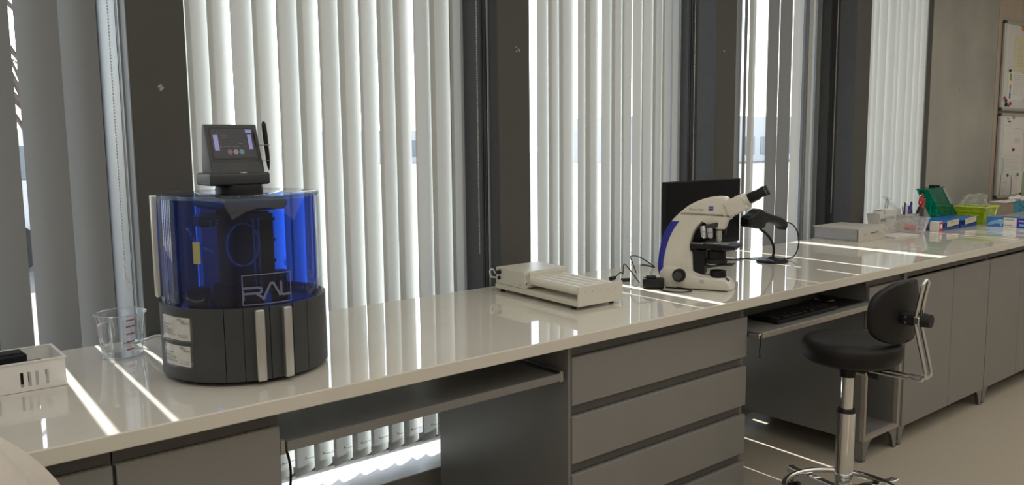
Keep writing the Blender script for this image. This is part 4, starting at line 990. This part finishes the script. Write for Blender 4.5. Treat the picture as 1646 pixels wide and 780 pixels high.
# blue slide trays: wire sides, lid, paper label
for q, (x0, x1, y0, lb) in enumerate(((5.405, 5.655, .515, 'blue slide tray with a paper label, next to the small white carton'), (5.665, 5.915, .512, 'second blue slide tray, between the first one and the lime basket'))):
    t = thing('slide_tray', ((x0+x1)/2, y0+.08, ZC), lb, 'tray', 'blue slide trays')
    MB().box(x0, x1, y0, y0+.16, ZC+.0005, ZC+.020, bev=.003).build('tray_base', BLUEW, t)
    MB().box(x0-.002, x1+.002, y0-.002, y0+.162, ZC+.047, ZC+.062, bev=.003).build('tray_lid', pbr('blue_lid', (.03, .15, .55), .25) if q == 0 else MATS['blue_lid'], t)
    for k in range(8):
        x = x0+.006+k*(x1-x0-.012)/7; MB().box(x-.005, x+.005, y0+.001, y0+.010, ZC+.019, ZC+.048).build('rib', BLUEW, t)
    MB().box(x0+.002, x1-.002, y0+.055, y0+.158, ZC+.020, ZC+.047).build('slide_stack', pbr('tray_inner', (.06, .12, .22), .4) if q == 0 else MATS['tray_inner'], t)
    MB(Matrix.Translation(((x0+x1)/2+.015, y0-.004, ZC+.044)) @ Matrix.Rotation(R(-3), 4, 'Y')).box(-.085, .085, -.001, .0015, -.019, .017).build('paper_label', pbr('label_paper', (.62, .55, .42), .7) if q == 0 else MATS['label_paper'], t)
    MB(Matrix.Translation(((x0+x1)/2+.015, y0-.0052, ZC+.044)) @ Matrix.Rotation(R(-3), 4, 'Y')).box(-.05, .03, -.0005, .0003, .003, .008).build('label_print', INKG, t)
# lime basket with a crumpled bag
lb_ = thing('lime_basket', (6.09, .59, ZC), 'lime green plastic basket holding a crumpled clear bag', 'basket')
lx0, lx1, ly0, ly1 = 5.998, 6.180, .510, .662
tubmesh(lx0, lx1, ly0, ly1, ZC+.002, ZC+.115, .022).build('basket_body', LIME, lb_, smooth=False)
m = MB(); e = .022; z = ZC+.115
for a, b in (((lx0-e, ly0-e), (lx1+e, ly0-e)), ((lx1+e, ly0-e), (lx1+e, ly1+e)), ((lx1+e, ly1+e), (lx0-e, ly1+e)), ((lx0-e, ly1+e), (lx0-e, ly0-e))): m.tube([(*a, z), (*b, z)], .005, 8)
m.build('basket_rim', pbr('lime_rim', (.55, .66, .03), .3), lb_)
for k in range(4):
    for zz in (.045, .070): MB().box(lx0-.016-.005*(zz > .05), lx0-.004, ly0+.016+k*.036, ly0+.042+k*.036, ZC+zz+.012, ZC+zz+.020, bev=.002).build('grip_ridge', MATS['lime_rim'], lb_)
bg_ = MB(); t = bmesh.new(); bmesh.ops.create_icosphere(t, subdivisions=5, radius=1)
from mathutils import noise
for v_ in t.verts:
    d = v_.co.normalized(); f = .80+.42*noise.noise(d*1.6+Vector((3, 1, 7)))+.26*abs(noise.noise(d*4.2))+.12*abs(noise.noise(d*9))
    v_.co = Vector((6.10+d.x*f*.10, .60+d.y*f*.10, ZC+.115+d.z*f*.090))
    v_.co.z = max(v_.co.z, ZC+.012)
bg_._in(t)
tag(bg_.build('crumpled_bag', BAGM, at=(6.10, .60, ZC), ang=12), 'crumpled clear plastic bag in the lime green basket', 'bag')
# glove boxes
gv = thing('glove_box', (5.98, .34, ZC), 'blue, white and violet glove carton at the right edge, in front of the lime basket', 'carton')
GX, GY0, GY1 = 5.925, .205, .457
MB().box(GX, GX+.115, GY0, GY1, ZC, ZC+.063, bev=.001).build('carton_body', BLUEB, gv)
MB().box(GX-.0008, GX, .274, .352, ZC+.0005, ZC+.0625).build('white_panel', PAPER, gv); MB().box(GX-.0008, GX, GY0+.0005, .274, ZC+.0005, ZC+.0625).build('violet_panel', PURP, gv)
MB().box(GX+.001, GX+.1145, GY0-.0008, GY0, ZC+.0005, ZC+.0625).build('violet_panel', PURP, gv)
bl = MB(); bl.prism([(.455, ZC+.010), (.43, ZC+.032), (.40, ZC+.043), (.354, ZC+.047), (.354, ZC+.022), (.40, ZC+.020), (.44, ZC+.006)], lambda a, b: (GX-.0009, a, b), lambda a, b: (GX, a, b)); bl.build('swoosh_print', BLUEL, gv)
MB().box(GX-.0014, GX-.0008, .358, .385, ZC+.044, ZC+.050).build('print_bar', PAPERY, gv); MB().box(GX-.0014, GX-.0008, .360, .372, ZC+.006, ZC+.024).build('print_bar', BLUEL, gv)
MB().box(GX-.0014, GX-.0008, .290, .345, ZC+.046, ZC+.052).build('print_line', INKG, gv); MB().box(GX-.0014, GX-.0008, .300, .347, ZC+.012, ZC+.017).build('print_line', INKG, gv)
MB().box(GX-.0014, GX-.0008, .215, .262, ZC+.040, ZC+.049).build('print_bar', pbr('violet_grey', (.45, .42, .6), .5), gv); MB().box(GX-.0014, GX-.0008, .212, .258, ZC+.012, ZC+.026).build('print_bar', BLUEL, gv)
m = MB(); m.lathe([(0, 0), (.045, 0), (.045, .0008), (0, .0008)], (0, 0, 0), 24); bmesh.ops.scale(m.bm, vec=(.6, 1.3, 1), verts=m.bm.verts); bmesh.ops.translate(m.bm, vec=(GX+.055, .33, ZC+.0632), verts=m.bm.verts); m.build('opening', INK, gv)
bb = thing('brown_carton', (6.95, .76, ZC), 'plain brown cardboard carton behind the glove carton, below the boards', 'carton')
MB().box(6.81, 7.07, .70, .83, ZC, ZC+.088, bev=.002).build('carton_body', CARD, bb)
MB().box(6.87, 7.06, .69, .80, ZC+.089, ZC+.096, bev=.002).build('white_flap', PAPER, bb)
tc_ = thing('teal_carton', (7.25, .70, ZC), 'teal carton with a row of dark holes at the far right', 'carton')
MB().box(7.075, 7.45, .70, .80, ZC, ZC+.078, bev=.002).build('carton_body', TEAL, tc_)
for k in range(6): MB().box(7.185+.055*(k % 2)+.10*(k//3), 7.215+.055*(k % 2)+.10*(k//3), .6985, .7005, ZC+.012+.020*(k % 3), ZC+.022+.020*(k % 3)).build('hole', INK, tc_)
t = bmesh.new(); bmesh.ops.create_icosphere(t, subdivisions=4, radius=1)
for v_ in t.verts:
    d = v_.co.normalized(); f = .8+.5*noise.noise(d*2.2)+.25*abs(noise.noise(d*6)); v_.co = Vector((7.27+d.x*f*.15, .75+d.y*f*.05, ZC+.098+d.z*f*.026)); v_.co.z = max(v_.co.z, ZC+.0785)
m = MB(); m._in(t); tag(m.build('tissue_wad', PAPER, at=(7.27, .75, ZC+.078), ang=15), 'crumpled white tissue on top of the teal carton', 'tissue')
fd = thing('green_folder', (7.72, .80, ZC), 'pale green folder standing at the right edge under the boards', 'folder')
MB().box(7.60, 7.90, .80, .84, ZC, ZC+.30, bev=.003).build('cover', pbr('folder_green', (.35, .42, .30), .6), fd); MB().box(7.60, 7.90, .798, .80, ZC+.08, ZC+.16).build('dark_band', GREENM, fd)

# ================================================================== WHITEBOARDS ON THE BEIGE WALL
def board(z0, z1, label, group='stacked whiteboards'):
    b = thing('whiteboard', (8.30, YW, z0), label, 'whiteboard', group)
    x0, x1 = 7.668, 8.96; f = .022
    MB().box(x0+f, x1-f, YW-.012, YW-.001, z0+f, z1-f).build('panel', BOARDW, b)
    for (a, c_, d, e) in ((x0, x0+f, z0, z1), (x1-f, x1, z0, z1), (x0+f, x1-f, z0, z0+f), (x0+f, x1-f, z1-f, z1)): MB().box(a, c_, YW-.022, YW-.001, d, e, bev=.003).build('frame_rail', ALU, b)
    for (x, z) in ((x0, z0), (x0, z1-.028), (x1-.028, z0), (x1-.028, z1-.028)): MB().box(x-.002, x+.030, YW-.024, YW-.0005, z-.001, z+.029, bev=.004).build('corner_cap', CHAR, b)
    return b
board(1.707, 2.452, 'upper whiteboard with a yellowed sheet and a colour chart at the right edge')
board(0.963, 1.688, 'lower whiteboard covered in white paper sheets at the right edge')
def sheet(x0, x1, z0, z1, label, mat=PAPER, dy=0.0, lines=()):
    p = thing('paper_sheet', ((x0+x1)/2, YW-.013-dy, z0), label, 'paper', 'papers on the whiteboards')
    MB().box(x0, x1, YW-.0140-dy, YW-.0126-dy, z0, z1).build('sheet', mat, p)
    if lines:
        m = MB()
        for (a, b, z, h) in lines: m.box(x0+(x1-x0)*a, x0+(x1-x0)*b, YW-.0146-dy, YW-.0139-dy, z0+(z1-z0)*z, z0+(z1-z0)*z+h)
        tag(m.build('print_line', INKF, p, smooth=False), kind='stuff')
    return p
sheet(7.907, 8.282, 2.050, 2.343, 'yellowed sheet at the top of the upper board under the orange magnet', PAPERY, 0, [(.18, .5, .84-.07*k, .005) for k in range(11)]+[(.6, .95, .84-.07*k, .004) for k in range(11)])
p = sheet(7.804, 8.190, 1.800, 2.034, 'white chart with a coloured side bar on the upper board', PAPER, 0, [(.3, .9, .9-.07*k, .004) for k in range(11)])
for (z0, z1, mt) in ((.70, .96, pbr('chart_green', (.22, .32, .08), .6)), (.40, .55, pbr('chart_orange', (.55, .22, .08), .6)), (.28, .39, BLUEL), (.05, .27, pbr('chart_blue', (.10, .17, .40), .6))):
    MB().box(7.842, 7.875, YW-.0148, YW-.0139, 1.800+.2337*z0, 1.800+.2337*z1).build('colour_bar', mt, p)
p = sheet(7.772, 8.217, 1.307, 1.660, 'large white sheet at the top of the lower board', PAPER, 0, [(.05, .35, .78, .004), (.55, .8, .70, .006), (.55, .82, .45, .005), (.55, .9, .40, .004), (.55, .85, .36, .004), (.05, .4, .6, .003)])
text('Type', .026, frame_mat((7.826, YW-.0142, 1.634), (1, 0, 0), (0, 0, 1)), INK, p, 'heading'); MB().box(7.850, 7.918, YW-.0146, YW-.0139, 1.612, 1.624).build('heading', INK, p)
sheet(7.813, 8.206, 1.153, 1.340, 'white sheet below the red magnet in the middle of the lower board', PAPER, .0016, [(.05, .95, .93, .003)]+[(.08, .9, .85-.12*k, .003) for k in range(6)])
sheet(7.772, 7.962, 0.979, 1.169, 'left small sheet at the foot of the lower board, purple magnet', PAPER, .0032, [(.1, .5, .8, .004), (.1, .75, .6, .004), (.1, .4, .3, .004), (.1, .45, .2, .004)])
sheet(8.011, 8.239, 0.974, 1.175, 'right small sheet at the foot of the lower board, green magnet', PAPER, .0032, [(.12, .6, .88-.09*k, .003) for k in range(9)])
MAGS = [(8.063, 2.409, .020, ORANGE, 'orange magnet at the top of the upper board'), (7.826, 2.044, .012, BLACK, 'black magnet above the colour chart on the upper board'), (8.157, 2.037, .014, RED, 'red magnet between the two sheets of the upper board'),
        (7.741, 1.813, .013, RED, 'dark red magnet low on the upper board, left of the chart'), (7.772, 1.792, .012, BLACK, 'small black magnet beside the dark red one, low on the upper board'), (7.780, 1.760, .018, BLACK, 'large black magnet under the chart on the upper board'),
        (7.865, 1.767, .013, RED, 'red magnet under the chart on the upper board'), (7.831, 1.751, .010, RED, 'small red magnet between the large black one and the red one'), (8.185, 1.813, .012, BLACK, 'black magnet at the lower right corner of the chart'),
        (7.997, 1.376, .016, RED, 'dark red magnet on the large sheet of the lower board'), (7.900, 1.156, .014, PURM, 'purple magnet at the foot of the lower board'), (8.122, 1.156, .014, GREENM, 'green magnet at the foot of the lower board'), (7.967, 1.653, .013, YELL, 'yellow magnet at the top of the lower board'), (8.217, 0.979, .014, BLACK, 'black magnet at the bottom right of the lower board')]
for x, z, r_, mt, lb in MAGS:
    m = MB(); m.cyl((x, YW-.0175, z), (x, YW-.026, z), r_, r_*.85, n=20)
    tag(m.build('magnet', mt, at=(x, YW-.0175, z)), lb, 'magnet', 'magnets on the whiteboards')

# ================================================================== CHAIR
CX, CY = 2.912, -.245; CR = Matrix.Translation((CX, CY, 0)) @ Matrix.Rotation(R(3), 4, 'Z')     # local: +y towards the worktop
ch = thing('lab_chair', (CX, CY, 0), 'black vinyl lab chair with chrome foot ring, pulled up to the keyboard tray', 'chair')
MB(CR).lathe([(0, .742), (.06, .743), (.12, .747), (.150, .748), (.168, .741), (.178, .724), (.179, .700), (.172, .675), (.158, .662), (.10, .655), (0, .655)], (0, 0, 0), 72).build('seat', LEATHER, ch)
MB(CR).box(-.08, .08, -.09, .08, .640, .656, bev=.004).build('seat_plate', BLACK, ch)
COLM = (CX-.012, CY+.005)
MB().cyl((*COLM, .600), (*COLM, .645), .030, .034, n=28).build('column_top', BLACK, ch)
MB().cyl((*COLM, .465), (*COLM, .605), .0225, n=36).build('gas_lift', CHROME, ch)
MB().cyl((*COLM, .462), (*COLM, .475), .036, .030, n=32).build('column_collar', BLACK, ch)
MB().cyl((*COLM, .208), (*COLM, .462), .0335, n=40).build('column_tube', CHROME, ch)
MB().cyl((*COLM, .085), (*COLM, .212), .036, .031, n=40).build('hub', CHROME, ch)
MB().tube([(COLM[0]+.215*math.cos(k*.13090), COLM[1]+.215*math.sin(k*.13090), .1435) for k in range(48)], .0115, 14, closed=True).build('foot_ring', CHROME, ch)
for k in range(5):
    a = R(66-72*k); LM = Matrix.Translation((*COLM, 0)) @ Matrix.Rotation(a, 4, 'Z')
    lg_ = MB(LM).prism([(.02, .155), (.31, .118), (.345, .118), (.345, .084), (.30, .078), (.02, .088)], lambda x, z: (x, -.017, z), lambda x, z: (x, .017, z), bev=.003, seg=1).build('base_leg', CHROME, ch)
    MB(LM).cyl((.328, 0, .05), (.328, 0, .080), .008, n=12).build('caster_stem', STEEL, lg_)
    cw_ = MB(LM)
    for s_ in (-.014, .014): cw_.cyl((.310, s_-.008, .028), (.310, s_+.008, .028), .028, n=24)
    cw_.build('caster', BLACK, lg_)
# backrest pad, curved round the sitter
rows = []
def padpt(u, v_, off):     # u -1..1 across, v 0..1 up
    hw_ = .182*max(.0, 1-abs(2*v_-1)**2.9)**(1/2.5)+.004; x = u*hw_+.048
    return (x, -.158-off+.055*(u*hw_/.18)**2-.010*math.sin(v_*3.1), .752+.226*v_)
NU, NV = 20, 20
fr_ = [[padpt(-1+2*i/NU, .5-.5*math.cos(math.pi*j/NV), 0) for i in range(NU+1)] for j in range(NV+1)]
bk_ = [[padpt(-1+2*i/NU, .5-.5*math.cos(math.pi*j/NV), .026) for i in range(NU+1)] for j in range(NV+1)]
m = MB(CR); m.grid(fr_); m.grid(bk_)
m.grid([[r_[0] for r_ in fr_], [r_[0] for r_ in bk_]]); m.grid([[r_[-1] for r_ in fr_], [r_[-1] for r_ in bk_]]); m.grid([fr_[0], bk_[0]]); m.grid([fr_[-1], bk_[-1]])
bmesh.ops.remove_doubles(m.bm, verts=m.bm.verts, dist=1e-5); bmesh.ops.recalc_face_normals(m.bm, faces=m.bm.faces)
rim_e = [e_ for e_ in m.bm.edges if len(e_.link_faces) == 2 and e_.calc_face_angle(0) > 1.0]
bmesh.ops.bevel(m.bm, geom=rim_e, offset=.009, segments=3, affect='EDGES', profile=.5)
m.build('backrest', LEATHER, ch, ang=60)
# chrome hairpin frame
hp_ = []
for s_ in (-1,): pass
L_ = [(-.024, -.05, .640), (-.024, -.245, .640), (-.024, -.268, .648), (-.024, -.276, .672), (-.024, -.240, .82), (-.024, -.236, .86), (-.022, -.244, .92), (-.022, -.254, .974)]
arc_ = [(-.020, -.256, .984), (-.011, -.257, .992), (0, -.257, .995), (.011, -.257, .992), (.020, -.256, .984)]
Rr_ = [(-x, y, z) for x, y, z in L_[::-1]]
MB(CR).tube(curve_pts(L_+arc_+Rr_, 5), .0062, 14).build('back_frame', CHROME, ch)
MB(CR).box(-.034, .034, -.075, -.03, .618, .642, bev=.004).build('frame_clamp', STEEL, ch)
MB(CR).cyl((0, -.225, .852), (0, -.262, .852), .010, n=20).build('height_bolt', STEEL, ch)
MB(CR).lathe([(0, 0), (.021, 0), (.026, .006), (.026, .022), (.021, .028), (0, .028)], (0, 0, 0), 28) if False else None
MB(CR).cyl((0, -.250, .852), (0, -.280, .852), .025, .023, n=28).build('height_knob', RUBBER, ch)
m = MB(CR); m.box(-.032, .032, -.250, -.230, .838, .866, bev=.003); m.build('frame_bracket', CHROME, ch)
m = MB(CR); m.box(-.030, .030, -.232, -.184, .832, .872, bev=.004); m.build('pad_bracket', BLACK, ch)
m = MB(CR)
for z in (.842, .862): m.cyl((-.031, -.205, z), (-.034, -.205, z), .005, n=12)
m.build('bolt_head', CHROME, ch)
MB(CR).cyl((.0, -.075, .628), (.0, -.11, .622), .022, .019, n=24).build('tilt_knob', RUBBER, ch)
